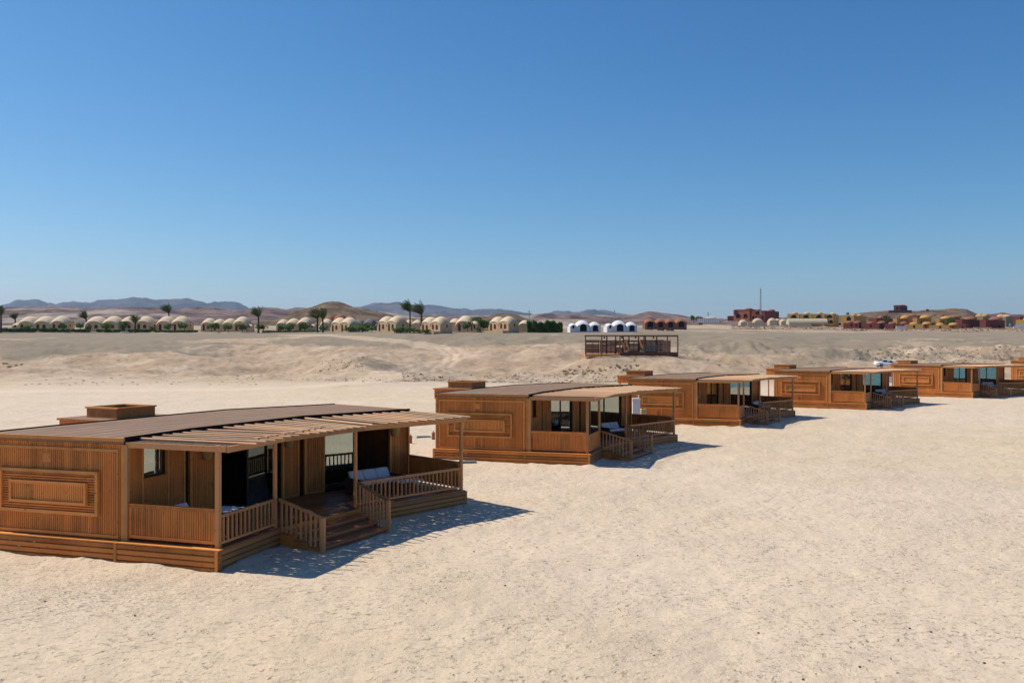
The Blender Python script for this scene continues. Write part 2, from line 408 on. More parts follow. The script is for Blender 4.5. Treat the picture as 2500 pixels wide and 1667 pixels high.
for X0_, Y0_, r_, _ in POSE[:3]:
    for (p_, q_) in (((-.2, -4.6), (-.15, 2.9)), ((-.1, 2.9), (2.6, 2.9)), ((5.8, 3.66), (9.83, 5.56))):
        SKIRTS.append((X0_+p_[0]*math.cos(r_)+p_[1]*math.sin(r_), Y0_+p_[0]*math.sin(r_)-p_[1]*math.cos(r_), X0_+q_[0]*math.cos(r_)+q_[1]*math.sin(r_), Y0_+q_[0]*math.sin(r_)-q_[1]*math.cos(r_)))
PADS = [(20.5, 151.6, 10.5, 4.0, H-(867-YH)*150/FP-.05), ((2166-1250)/FP*158, 158, 4, 4, H-(898-YH)*158/FP)]
def shore_x(Y): return np.interp(Y, [-14000, -400, -50, 0, 48, 100, 150, 300, 600, 3000, 14000], [-6000, -180, 0, 25, 49, 98, 165, 480, 1300, 9000, 40000])
def sstep(a, b, x):
    t = np.clip((x-a)/(b-a), 0, 1); return t*t*(3-2*t)
def terrain(X, Y):
    X = np.asarray(X, float); Y = np.asarray(Y, float)
    D = Y.copy(); rad = np.hypot(X, Y)
    ang = np.arctan2(X, np.maximum(Y, 1e-3))
    # controls are given against depth (Y); away from the view cone use the radius
    wc = sstep(R(36), R(50), np.abs(ang))
    Dk = np.clip(D*(1-wc)+rad*.8*wc, 0, 13999)
    Dk = np.where(Y <= 0, rad*.8, Dk)
    back = sstep(R(50), R(85), np.abs(np.arctan2(X, Y)))
    u = 1250+FP*np.tan(np.clip(ang, -R(48), R(48)))
    cu = np.clip(u, CK[0], CK[-1]-1e-3)
    ci = np.clip(np.searchsorted(CK, cu, side='right')-1, 0, len(CK)-2)
    ck = np.array(CK, float); t = (cu-ck[ci])/(ck[ci+1]-ck[ci]); t = t*t*(3-2*t)
    fi = np.interp(Dk, DS, np.arange(len(DS))); i0 = np.clip(fi.astype(int), 0, len(DS)-2); ft = fi-i0
    a = TAB[ci, i0]*(1-ft)+TAB[ci, i0+1]*ft; b = TAB[ci+1, i0]*(1-ft)+TAB[ci+1, i0+1]*ft
    z = a*(1-t)+b*t
    right = sstep(R(40), R(70), np.arctan2(X, Y))
    z = z*(1-right*.9)
    # dunes
    rs_ = sstep(1580, 1750, u); m = sstep(112, 145, Dk)*(1-(1-rs_)*sstep(195, 228, Dk)-rs_*sstep(240, 310, Dk))*(1-right)
    n1 = fbm(X*.045+3, Y*.03+9, 4); rid = 1-np.abs(2*fbm(X*.028, Y*.05+4, 4)-1)*2.2
    z = z+m*((n1-.5)*3.0+(rid-.55)*1.7)
    m2 = sstep(112, 130, Dk)*(1-sstep(205, 232, Dk)*.85)*(1-sstep(330, 420, Dk))*(1-right)
    z = z+m2*((fbm(X*.16, Y*.12, 4)-.5)*1.0+(fbm(X*.75, Y*.5, 3)-.5)*.3)
    # rough bank at the far foot of the dunes on the right
    mb = sstep(1550, 1900, u)*sstep(168, 176, Dk)*(1-sstep(192, 202, Dk))*(Y > 0)
    z = z+mb*((fbm(X*.30, Y*.12, 5, .6)-.5)*2.6)
    mh = (sstep(285, 320, Dk)*(1-sstep(560, 700, Dk)))*(1-right)
    z = z+mh*(fbm(X*.03, Y*.04, 4)-.5)*1.6
    # small unevenness of the beach
    nb = 1-sstep(90, 115, Dk)
    z = z+nb*((fbm(X*.25, Y*.25, 3)-.5)*.10+(fbm(X*1.4+5, Y*1.4, 2)-.5)*.06+(fbm(X*3.1, Y*3.1+8, 2)-.5)*.035)
    # sand drifted against the cabin skirts
    for (ax, ay, bx, by) in SKIRTS:
        dx, dy = bx-ax, by-ay; tt = np.clip(((X-ax)*dx+(Y-ay)*dy)/(dx*dx+dy*dy), 0, 1); ds_ = np.hypot(X-ax-tt*dx, Y-ay-tt*dy)
        z = z+np.exp(-(ds_/.32)**2)*np.clip(vnoise(X*.8+3, Y*.8)*.13-.03+vnoise(X*3.3, Y*3.3)*.05, 0, .10)
    # level pads for the shelter and the parked car, and the bank below the village
    for (cx, cy, rx, ry, zz) in PADS:
        k_ = np.exp(-np.abs((X-cx)/rx)**4-np.abs((Y-cy)/ry)**4); z = z*(1-k_)+zz*k_
    z = z+(Y > 0)*sstep(1760, 1800, u)*sstep(426, 438, Dk)*(1-sstep(446, 453, Dk))*1.0
    # shore
    d = (X-shore_x(Y))*.75
    z = np.where(d > -9, np.minimum(z, 100)*(1-sstep(-9, 2, d))-np.clip((d+6)*.06, 0, 3)*1.0, z)
    return z
def gz(x, y): return float(terrain(np.array([x]), np.array([y]))[0])

TRACK_UV = [(700, 818), (850, 822), (904, 828), (972, 832.5), (1023, 839), (1067, 848), (1108, 862), (1117, 874), (1080, 888), (1023, 900), (980, 909), (938, 921), (860, 935), (700, 948), (400, 953), (0, 956)]
def uv_to_ground(u, v, D0=90, D1=420):
    ds = np.linspace(D0, D1, 1200); X = (u-1250)/FP*ds
    vv = YH+(H-terrain(X, ds))*FP/ds
    k = np.argmax(vv <= v)
    return float(X[k]), float(ds[k])
TRK = [uv_to_ground(u, v) for u, v in TRACK_UV]
TRK2 = []
for i in range(len(TRK)-1):
    for k in range(8):
        t = k/8; TRK2.append((TRK[i][0]*(1-t)+TRK[i+1][0]*t, TRK[i][1]*(1-t)+TRK[i+1][1]*t))
TRK2 = np.array(TRK2)
for _ in range(6): TRK2[1:-1] = (TRK2[:-2]+2*TRK2[1:-1]+TRK2[2:])/4

def grid_mesh(name, X, Y, Z, mat, attrs={}, wrap=False):
    nr, na = X.shape
    co = np.stack([X, Y, Z], -1).reshape(-1, 3).astype(np.float32)
    i = np.arange(nr*na).reshape(nr, na)
    if wrap: i = np.concatenate([i, i[:, :1]], 1)
    q = np.stack([i[:-1, :-1], i[:-1, 1:], i[1:, 1:], i[1:, :-1]], -1).reshape(-1, 4)
    me = bpy.data.meshes.new(name)
    me.vertices.add(len(co)); me.vertices.foreach_set('co', co.ravel())
    me.loops.add(q.size); me.loops.foreach_set('vertex_index', q.ravel().astype(np.int32))
    me.polygons.add(len(q)); me.polygons.foreach_set('loop_start', np.arange(0, q.size, 4, dtype=np.int32))
    me.polygons.foreach_set('loop_total', np.full(len(q), 4, np.int32)) if False else None
    me.update(calc_edges=True); me.validate()
    me.polygons.foreach_set('use_smooth', np.ones(len(me.polygons), bool))
    for k, a in attrs.items():
        at_ = me.attributes.new(k, 'FLOAT', 'POINT'); at_.data.foreach_set('value', a.reshape(-1).astype(np.float32))
    me.materials.append(mat); me.update()
    o = bpy.data.objects.new(name, me); COL.objects.link(o); return o

az = np.concatenate([np.arange(-36, 36, .1), np.arange(36, 324, 1.5)])
rr = np.concatenate([[.3], np.geomspace(2, 12, 40), np.geomspace(12.2, 100, 330), np.geomspace(100.8, 330, 250), np.geomspace(333, 1100, 70), np.geomspace(1150, 15000, 40)])
RR, AZ = np.meshgrid(rr, np.radians(az), indexing='ij')
# rings follow depth inside the view cone
GX = RR*np.sin(AZ); GY = RR*np.cos(AZ)
GZ = terrain(GX, GY)
D_ = np.where(GY > 0, GY, 0); u_ = 1250+FP*np.tan(np.clip(np.arctan2(GX, np.maximum(GY, .01)), -1, 1))
front = (GY > 0)
gravel = sstep(165, 215, D_)*(1-sstep(330, 400, D_))*(.50+.32*sstep(500, 1100, u_))+.15*sstep(150, 200, D_)
gravel = gravel + .12*(1-sstep(250, 900, u_))*sstep(165, 200, D_)*(1-sstep(290, 330, D_))
gravel = gravel - .5*sstep(335, 390, D_)*sstep(1500, 1800, u_)
gravel = gravel + (fbm(GX*.03+7, GY*.045, 4)-.5)*2.3*sstep(118, 150, D_)
gravel = gravel+.20*sstep(92, 108, D_)*(1-sstep(150, 200, D_))+.12*(1-sstep(300, 800, u_))*sstep(150, 190, D_)
gravel = np.where(front, gravel, 0)
dune = sstep(92, 145, D_)*np.where(front, 1, 0)
pebbly = np.exp(-(((GX+9.5)/4.5)**2+((GY-19.5)/2.4)**2))*1.0+.45*np.exp(-((D_-108)/9)**2)*front*sstep(.45, .6, fbm(GX*.1, GY*.1, 3))+np.exp(-((D_-125)/6)**2)*sstep(900, 1100, u_)*(1-sstep(1500, 1600, u_))
sel = (D_ > 88) & (D_ < 330) & (np.abs(u_-900) < 1200)
trk = np.zeros_like(GX); rut = np.zeros_like(GX)
px = GX[sel]; py = GY[sel]; dm = np.full(px.shape, 1e9)
A_ = TRK2[:-1]; B_ = TRK2[1:]
for a, b in zip(A_, B_):
    dx, dy = b-a; L2 = dx*dx+dy*dy+1e-9
    t = np.clip(((px-a[0])*dx+(py-a[1])*dy)/L2, 0, 1)
    dm = np.minimum(dm, np.hypot(px-a[0]-t*dx, py-a[1]-t*dy))
rut = rut+.75*front*sstep(1740, 1820, u_)*sstep(378, 395, D_)*(1-sstep(448, 456, D_))*(.4+.8*fbm(GX*.2, GY*.2, 3))
trk[sel] = 1-sstep(1.6, 3.0, dm); rut[sel] += np.exp(-((dm-1.0)/.4)**2)*.6*sstep(120, 150, py)
ground = grid_mesh('ground', GX, GY, GZ, M['ground'], {'gravel': np.clip(gravel, 0, 1), 'dune': dune, 'pebbly': np.clip(pebbly, 0, 1), 'track': trk*.55, 'rut': rut}, wrap=True)
tag(ground, kind='structure', label='pale sand beach rising to gravelly dunes')

# sea beside and behind the camera
mb = MB(); mb.add([(-14500, -14500, -.36), (14500, -14500, -.36), (14500, 14500, -.36), (-14500, 14500, -.36)], [(0, 1, 2, 3)])
sea = mb.build('water', M['water']); tag(sea, kind='structure', label='turquoise sea')

# ---------------------------------------------------------------- hills and mountains
def ridge(name, D0, Wd, prof, base_z, mat, label, rough, nu=260, nd=26, bell=1.0, seed=0, sc_=.002):
    us = np.linspace(prof[0][0], prof[-1][0], nu); vs = np.interp(us, [p[0] for p in prof], [p[1] for p in prof])
    t = np.linspace(-1, 1, nd)
    U, T = np.meshgrid(us, t, indexing='xy')
    Dd = D0+T*Wd
    X = (U-1250)/FP*Dd; Y = Dd
    top = H-(vs-YH)*D0/FP
    TOP = np.broadcast_to(top, U.shape)
    shape = np.cos(T*math.pi/2)**bell
    n = fbm(X*sc_+seed, Y*sc_+seed, 6, .6)-.5
    Z = base_z+(TOP-base_z)*shape
    side = (1-np.abs(T)**2)
    nn = n*rough*side*(1-.75*np.exp(-(T/.12)**2))
    Z = Z+nn
    e = np.minimum(sstep(0, .03, (U-us[0])/(us[-1]-us[0])), sstep(0, .03, (us[-1]-U)/(us[-1]-us[0])))
    Z = base_z-5+(Z-base_z+5)*e
    o = grid_mesh(name, X, Y, Z, mat); return tag(o, kind='structure', label=label)
MTN = [(-500, 758), (-300, 745), (-150, 752), (0, 749), (20, 744.5), (37, 741), (70, 743), (92, 740.5), (117, 745), (122, 744), (135, 746), (154, 740), (221, 739), (244, 732), (282, 733), (313, 728.8), (332, 728.2), (355, 729.5), (381, 732.7), (420, 737), (440, 738), (452, 736), (475, 740), (506, 744), (540, 741), (575, 739), (589, 743.5), (600, 750), (608, 755), (632, 750), (655, 753), (675, 756.6), (700, 756), (733, 749.7), (757, 753), (800, 756), (860, 749), (880, 748), (900, 743.5), (913, 741), (940, 742), (973, 741), (990, 747.6), (1010, 748), (1027, 749), (1043, 746.5), (1080, 750), (1110, 755), (1136, 756.5), (1154, 762), (1180, 759), (1225, 756.5), (1271, 762), (1307, 771), (1330, 767), (1360, 764), (1385, 764), (1399, 769), (1412, 768), (1434, 760.5), (1460, 762), (1485, 764.6), (1507, 771), (1518, 769), (1544, 772.4), (1565, 772), (1585, 769), (1610, 770), (1634, 773), (1655, 774), (1671, 770.5), (1688, 776), (1710, 784), (1760, 786), (1900, 788)]
ridge('mountains', 9000, 1900, MTN, 60, M['mountain'], 'blue hazy mountain range on the horizon', 210, 900, 60, 1.1, 3, .0017)
PUR = [(-500, 758), (-200, 752), (0, 756), (78, 752), (130, 754), (200, 756), (260, 755), (330, 758), (400, 758), (440, 759), (470, 757), (528, 754), (565, 757), (655, 756), (714, 761), (760, 764), (900, 770), (1050, 776), (1150, 778), (1290, 781), (1322, 774), (1366, 777), (1438, 779), (1485, 783), (1552, 779), (1575, 775), (1585, 771), (1610, 777), (1673, 782), (1760, 785), (1900, 781), (2060, 776), (2200, 772), (2600, 774), (2900, 778)]
ridge('hills', 2400, 900, PUR, 33, M['purple_hill'], 'low purple brown desert hills behind the domed houses', 45, 500, 40, .8, 9, .006)
M1 = [(560, 800), (620, 790), (660, 783), (690, 776), (720, 763), (752, 755), (772, 748.5), (790, 740.5), (810, 738.3), (828, 739.5), (842, 743.5), (851, 747), (870, 754), (900, 761), (935, 768), (968, 775), (1010, 787), (1060, 800)]
ridge('hill', 760, 150, M1, 14, M['brown_hill'], 'dark brown conical mound behind the domed houses', 9, 260, 60, .8, 4, .03)
M2 = [(1090, 795), (1132, 776), (1160, 774), (1190, 773), (1212, 766.4), (1245, 765), (1262, 768), (1273, 773), (1293, 784), (1330, 798)]
ridge('hill', 820, 90, M2, 16, M['brown_hill'], 'small rounded brown mound right of the conical one', 5, 160, 40, .8, 6, .03)
M3 = [(1500, 802), (1540, 790), (1600, 784), (1660, 790), (1720, 794)]
ridge('hill', 560, 60, M3, 12, M['brown_hill'], 'low grey gravel rise behind the white domes', 3, 100, 30, .8, 16, .03)
M4 = [(1850, 795), (1950, 778), (2060, 770), (2100, 766), (2130, 764), (2170, 762), (2240, 764), (2270, 759.6), (2300, 758.5), (2331, 756.7), (2360, 757), (2372, 762.6), (2385, 768.8), (2440, 776), (2600, 786)]
ridge('hill', 980, 180, M4, 24, M['brown_hill'], 'flat topped sandy ridge carrying the red villa', 6, 300, 50, .8, 12, .03)

# ---------------------------------------------------------------- wooden beach cabins
Fp = [(0, 0), (2.51, 0), (7.29, -.76), (11.18, -2.84)]
Bp = [(-.06, 4.53), (2.18, 4.35), (8.94, 3.34), (12.77, 1.08)]
ZD, ZR, ZP = .52, 3.11, 3.02
class Wall:
    def __init__(s, A, B):
        s.A = Vector((*A, 0)); s.B = Vector((*B, 0)); s.L = (s.B-s.A).length; s.d = (s.B-s.A)/s.L; s.n = Vector((s.d.y, -s.d.x, 0))
    def p(s, a, off, z): q = s.A+s.d*a+s.n*off; return Vector((q.x, q.y, z))
def slats_v(mb, w, s0, s1, z0, z1, off=0., pitch=.068, dep=.022, base=None):
    n = max(1, round((s1-s0)/pitch)); p = (s1-s0)/n
    run = random.random()
    for i in range(n):
        a = s0+i*p+.003; b = s0+(i+1)*p-.003; c = (b-a)*.28
        if random.random() < .13: run = random.random()
        tone = min(1, max(0, .72*run+.28*random.random()))
        lo = [w.p(a, off, z0), w.p(a+c*.4, off+dep*.8, z0), w.p(a+c, off+dep, z0), w.p(b-c, off+dep, z0), w.p(b-c*.4, off+dep*.8, z0), w.p(b, off, z0)]
        hi = [Vector((q.x, q.y, z1)) for q in lo]
        mb.add(lo+hi, [(i_, i_+1, 7+i_, 6+i_) for i_ in range(5)]+[(6, 7, 8, 9, 10, 11), (5, 4, 3, 2, 1, 0)], tone)
def slats_h(mb, w, s0, s1, z0, z1, off=0., pitch=.12, dep=.03, tilt=0.):
    n = max(1, round((z1-z0)/pitch)); p = (z1-z0)/n
    for i in range(n):
        a = z0+i*p+.004; b = z0+(i+1)*p-.004; c = (b-a)*.15
        pr = [(off, a), (off+dep+tilt, a+c), (off+dep, b-c), (off, b)]
        vs = [w.p(s, o_, z) for s in (s0, s1) for o_, z in pr]
        mb.add(vs, [(0, 1, 5, 4), (1, 2, 6, 5), (2, 3, 7, 6), (3, 2, 1, 0), (4, 5, 6, 7)])
def sheet(mb, w, s0, s1, z0, z1, off):
    mb.add([w.p(s0, off, z0), w.p(s1, off, z0), w.p(s1, off, z1), w.p(s0, off, z1)], [(0, 1, 2, 3)], .1)
def bar(mb, w, s0, z0, s1, z1, off0, off1):
    vs = []
    for o_ in (off0, off1):
        vs += [w.p(s0, o_, z0), w.p(s1, o_, z0), w.p(s1, o_, z1), w.p(s0, o_, z1)]
    mb.add(vs, [(3, 2, 1, 0), (4, 5, 6, 7), (0, 1, 5, 4), (1, 2, 6, 5), (2, 3, 7, 6), (3, 0, 4, 7)])
def rect_frame(mb, w, s0, s1, z0, z1, t, off0, off1):
    bar(mb, w, s0, z1-t, s1, z1, off0, off1); bar(mb, w, s0, z0, s1, z0+t, off0, off1)
    bar(mb, w, s0, z0+t, s0+t, z1-t, off0, off1-.003); bar(mb, w, s1-t, z0+t, s1, z1-t, off0, off1-.003)
def offset_in(w, k):  # the same wall moved k inward
    q = Wall((w.A.x, w.A.y), (w.B.x, w.B.y)); q.A = q.A-q.n*k; q.B = q.B-q.n*k; return q

def railing(root, A, B, ztop, zbot, pitch=.175, solid=False, ztop2=None, zbot2=None, feet=None, name='railing'):
    """level or sloping rail on balusters from A to B"""
    ztop2 = ztop if ztop2 is None else ztop2; zbot2 = zbot if zbot2 is None else zbot2
    mb = MB(); w = Wall(A, B); L = w.L
    if solid:
        bar(mb, w, 0, zbot, L, zbot+.07, -.025, .025); bar(mb, w, 0, ztop-.07, L, ztop, -.03, .03)
        bar(mb, w, 0, zbot+.07, .06, ztop-.07, -.022, .022); bar(mb, w, L-.06, zbot+.07, L, ztop-.07, -.022, .022)
        for o_ in (.0,): slats_v(mb, w, .06, L-.06, zbot+.07, ztop-.07, 0, .09, .014)
        w2 = Wall(B, A); slats_v(mb, w2, .06, L-.06, zbot+.07, ztop-.07, .002, .09, .012)
    else:
        mb.beam(w.p(0, 0, ztop-.04), w.p(L, 0, ztop2-.04), .07, .075)
        mb.beam(w.p(0, 0, zbot+.035), w.p(L, 0, zbot2+.035), .05, .06) if feet is None else None
        n = max(2, int(L/pitch)); 
        for i in range(n):
            s = (i+.5)*L/n; t = s/L; zt = ztop*(1-t)+ztop2*t-.06
            zb = (zbot*(1-t)+zbot2*t+.05) if feet is None else feet(t)
            mb.beam(w.p(s, 0, zb), w.p(s, 0, zt), .05, .045, None, (0, 1, 0))
    return mb.build(name, M['wood_v'] if solid else M['post'], root)

P1, P2, P3, P4 = (.05, -2.76), (2.51, -2.78), (5.81, -3.48), (9.79, -5.41)
DECK = [(-.10, -2.90), (2.62, -2.88), (5.78, -3.66), (9.83, -5.56)]
N1, N2 = (2.32, -4.36), (5.18, -4.89)
BEAM = [(-.05, -3.10), (2.5, -3.06), (5.85, -3.76), (9.62, -5.58)]

def make_cabin(label, solid_left=True, open_doors=False, tidy=0):
    root = empty('beach_cabin', label=label, cat='cabin', group='wooden beach cabins in a row along the sand')
    # --- roof slab with seams, dark edges
    mb = MB()
    for i in range(3):
        f0, f1, b0, b1 = Fp[i], Fp[i+1], Bp[i], Bp[i+1]
        nst = 8
        for k in range(nst):
            t0 = k/nst; t1 = (k+1)/nst
            q = [(f0[0]*(1-t)+b0[0]*t, f0[1]*(1-t)+b0[1]*t) for t in (t0, t1)]
            r = [(f1[0]*(1-t)+b1[0]*t, f1[1]*(1-t)+b1[1]*t) for t in (t0, t1)]
            e = .02/4.5
            mb.add([(*q[0], ZR), (*r[0], ZR), (*r[1], ZR), (*q[1], ZR)], [(0, 1, 2, 3)], random.random()*.12)
            # raised seam
            d = (Vector(r[1])-Vector(q[1])).normalized(); nn = Vector((-d.y, d.x))*.012
            if k < nst-1:
                a = Vector(q[1]); b = Vector(r[1])
                mb.add([(*(a-nn), ZR+.003), (*(b-nn), ZR+.003), (*(b), ZR+.008), (*(a), ZR+.008)], [(0, 1, 2, 3)], .45)
                mb.add([(*a, ZR+.008), (*b, ZR+.008), (*(b+nn), ZR+.003), (*(a+nn), ZR+.003)], [(0, 1, 2, 3)], .45)
    poly = Fp+Bp[::-1]
    mb.prism(poly, ZR-.14, ZR-.004, .2)
    roof = mb.build('roof', M['roof'], root)
    mb = MB()
    for q in (Fp, Bp):
        for i in range(3):
            w = Wall(q[i], q[i+1]) if q is Fp else Wall(q[i+1], q[i])
            bar(mb, w, -.015, ZR-.155, w.L+.015, ZR+.035, .002, .045)
    mb.build('fascia', M['fascia'], roof)
    mb = MB(); w = Wall(Bp[0], Fp[0]); bar(mb, w, -.05, ZR-.075, w.L+.03, ZR+.012, .002, .075); mb.build('edge_trim', M['trim'], roof); mb = MB()
    w = Wall(Fp[3], Bp[3]); bar(mb, w, -.02, ZR-.075, w.L+.05, ZR+.012, .002, .06); mb.build('edge_trim', M['trim'], roof)
    # --- near end wall
    w = Wall(Bp[0], Fp[0]); w = offset_in(w, .03); L = w.L
    mb = MB(); sheet(mb, w, 0, L, ZD, ZR-.14, -.004); slats_v(mb, w, .06, L-.07, ZD+.02, ZR-.15)
    end = mb.build('end_wall', M['wood_v'], root)
    mb = MB(); rect_frame(mb, w, .14, L-.17, ZD+.05, 2.83, .07, .018, .05)
    bar(mb, w, -.02, ZD, .075, ZR-.16, -.03, .045); bar(mb, w, L-.085, ZD, L+.02, ZR-.16, -.03, .045)
    mb.build('wall_frame', M['trim'], end)
    mb = MB(); rect_frame(mb, w, .58, L-.76, 1.10, 2.24, .085, .02, .115); mb.build('panel_frame', M['trim'], end)
    mb = MB(); slats_h(mb, w, .66, L-.84, 1.19, 2.15, .03, .064, .035); mb.build('louvre', M['wood_h'], end)
    mb = MB(); rect_frame(mb, w, .95, L-1.10, 1.36, 1.93, .07, .06, .15); slats_v(mb, w, 1.02, L-1.17, 1.43, 1.86, .07, .068, .03)
    mb.build('inner_panel', M['trim'], end)
    mb = MB()
    bar(mb, w, 1.95, 2.42, 2.22, 2.66, .015, .026)
    mb.build('vent', M['wood_h'], end)
    # --- far end wall and back walls
    mb = MB(); w = offset_in(Wall(Fp[3], Bp[3]), .03); sheet(mb, w, 0, w.L, ZD, ZR-.14, -.004); slats_v(mb, w, .05, w.L-.05, ZD+.02, ZR-.15)
    bar(mb, w, -.03, ZD, .07, ZR-.16, -.03, .045)
    mb.build('end_wall', M['wood_v'], root)
    mb = MB()
    for i in (2, 1, 0):
        w = offset_in(Wall(Bp[i+1], Bp[i]), .03); sheet(mb, w, 0, w.L, ZD, ZR-.14, -.004); slats_v(mb, w, .02, w.L-.02, ZD+.02, ZR-.15, 0, .13, .02)
    mb.build('back_wall', M['wood_v'], root)
    # --- interior floor and ceiling
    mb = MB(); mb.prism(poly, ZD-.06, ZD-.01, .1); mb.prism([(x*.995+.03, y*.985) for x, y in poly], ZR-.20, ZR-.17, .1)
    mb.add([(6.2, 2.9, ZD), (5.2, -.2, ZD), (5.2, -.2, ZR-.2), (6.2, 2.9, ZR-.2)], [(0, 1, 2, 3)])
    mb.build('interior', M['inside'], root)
    # --- facade
    def opening_set(wl, panels, gaps, nm='facade_wall'):
        for s0, s1 in panels:
            mb = MB()
            sheet(mb, wl, s0, s1, ZD, 2.98, -.003)
            slats_v(mb, wl, s0+.07, s1-.07, ZD+.04, 2.98)
            o = mb.build(nm, M['wood_v'], root)
            mt = MB(); bar(mt, wl, s0, ZD, s0+.07, 2.98, -.05, .04); bar(mt, wl, s1-.07, ZD, s1, 2.98, -.05, .04)
            bar(mt, wl, s0+.07, ZD, s1-.07, ZD+.06, 0, .036)
            mt.build('batten', M['trim'], o)
        for s0, s1 in gaps: g = MB(); sheet(g, wl, s0, s1, ZD, 2.98, -.045); g.build('shadow_gap', M['backing'], root)
        return o
    def glazing(wl, s0, s1, name, split, opened=None, z0=ZD+.03, z1=2.93, head=True):
        fr = MB(); rect_frame(fr, wl, s0, s1, z0, z1, .05, -.10, -.03)
        bar(fr, wl, split-.035, z0+.05, split+.035, z1-.05, -.095, -.035)
        fo = fr.build(name, M['frame'], root)
        for k, (a, b) in enumerate(((s0+.05, split-.035), (split+.035, s1-.05))):
            if opened == k: continue
            g = MB(); bar(g, wl, a, z0+.05, b, z1-.05, -.072-.01*k, -.064-.01*k); g.build('pane', M['dim_glass' if opened == 0 else 'glass'], fo)
        if name == 'sliding_door':
            cu = MB(); a0 = split+.5 if opened is None else (s0+.1 if opened == 1 else split+.1)
            n = 22; a1 = min(a0+1.0, s1-.05)
            pts = [(a0+(a1-a0)*i/n, -.22-.035*math.sin(i*1.9)) for i in range(n+1)]
            for i in range(n):
                cu.add([wl.p(pts[i][0], pts[i][1], z0+.05), wl.p(pts[i+1][0], pts[i+1][1], z0+.05), wl.p(pts[i+1][0], pts[i+1][1], z1-.1), wl.p(pts[i][0], pts[i][1], z1-.1)], [(0, 1, 2, 3)], .5)
            cu.build('curtain', M['curtain'], fo)
        return fo
    w1 = offset_in(Wall(Fp[0], Fp[1]), .06); w2 = offset_in(Wall(Fp[1], Fp[2]), .06); w3 = offset_in(Wall(Fp[2], Fp[3]), .06)
    opening_set(w1, [(.05, .74), (1.66, 2.40)], [(0, .05), (2.40, w1.L+.03)])
    mb = MB(); sheet(mb, w1, .74, 1.66, ZD, 1.98, -.003); slats_v(mb, w1, .74, 1.66, ZD+.04, 1.94); bar(mb, w1, .72, 1.93, 1.68, 1.99, -.12, .06)
    mb.build('window_wall', M['wood_v'], root); mb = MB(); sheet(mb, w1, .74, 1.66, 2.86, 2.98, .0); mb.build('window_head', M['wood_v'], root)
    fr = MB(); rect_frame(fr, w1, .75, 1.65, 1.995, 2.86, .045, -.13, -.07); bar(fr, w1, 1.42, 2.04, 1.46, 2.815, -.125, -.075)
    fo = fr.build('window', M['frame'], root)
    g = MB(); bar(g, w1, .79, 2.035, 1.61, 2.82, -.10, -.092); g.build('pane', M['glass'], fo)
    cu = MB(); sheet(cu, w1, .82, 1.25, 2.0, 2.8, -.24); cu.build('curtain', M['curtain'], fo)
    opening_set(w2, [(.08, 1.05), (3.92, 4.72)], [(0, .08), (4.72, w2.L+.03)])
    glazing(w2, 1.05, 3.92, 'sliding_door', 2.42, 0 if open_doors else None)
    opening_set(w3, [(.10, .88), (3.58, w3.L)], [(0, .10)])
    glazing(w3, .88, 3.58, 'sliding_door', 2.12, 1 if open_doors else None)
    mb = MB()
    for wl in (w1, w2, w3): bar(mb, wl, 0, 2.93, wl.L, ZR-.15, -.06, .045)
    mb.build('head_beam', M['trim'], root)
    # straw lamp shades on the facade, under the eaves
    for wl, s in (((w2, .62), (w2, 4.1), (w3, 3.72)) if open_doors else ()):
        mb = MB(); c = wl.p(s, .13, 0); rings = [(.10, 2.62), (.17, 2.5), (.165, 2.36), (.10, 2.2), (.06, 2.18)]
        for (ra, za), (rb, zb) in zip(rings, rings[1:]):
            for i in range(12):
                a = 2*math.pi*i/12; b = 2*math.pi*(i+1)/12
                mb.add([(c.x+ra*math.cos(a), c.y+ra*math.sin(a), za), (c.x+ra*math.cos(b), c.y+ra*math.sin(b), za), (c.x+rb*math.cos(b), c.y+rb*math.sin(b), zb), (c.x+rb*math.cos(a), c.y+rb*math.sin(a), zb)], [(0, 1, 2, 3)])
        mb.beam(wl.p(s, .0, 2.6), wl.p(s, .14, 2.6), .02, .02)
        mb.build('wall_lamp', M['rattan'], root)
    # --- skirt
    mb = MB(); back = (-.20, 4.62)
    w = Wall(back, (DECK[0][0]-.05, DECK[0][1]-.02)); slats_h(mb, w, 0, w.L, -.2, ZD-.025, 0, .145, .03)
    sk = mb.build('skirt', M['wood_h'], root)
    mb = MB()
    for s in (0, 4.48, w.L-.08): bar(mb, w, s, -.2, s+.08, ZD-.025, .002, .048)
    bar(mb, w, 0, ZD-.025, w.L+.03, ZD+.004, -.15, .05)
    mb.build('corner_board', M['trim'], sk)
    mb = MB()
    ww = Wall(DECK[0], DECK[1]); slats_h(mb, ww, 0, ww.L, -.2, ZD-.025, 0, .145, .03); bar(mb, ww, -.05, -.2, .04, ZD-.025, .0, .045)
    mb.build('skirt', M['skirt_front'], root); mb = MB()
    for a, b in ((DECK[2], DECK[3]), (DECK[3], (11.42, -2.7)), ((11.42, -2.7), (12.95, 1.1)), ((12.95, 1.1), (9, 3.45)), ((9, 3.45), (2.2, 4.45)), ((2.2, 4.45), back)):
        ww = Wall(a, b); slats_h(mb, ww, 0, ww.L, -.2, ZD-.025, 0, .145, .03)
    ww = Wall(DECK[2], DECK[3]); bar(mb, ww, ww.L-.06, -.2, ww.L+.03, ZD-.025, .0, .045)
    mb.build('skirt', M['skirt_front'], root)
    # --- deck boards
    mb = MB()
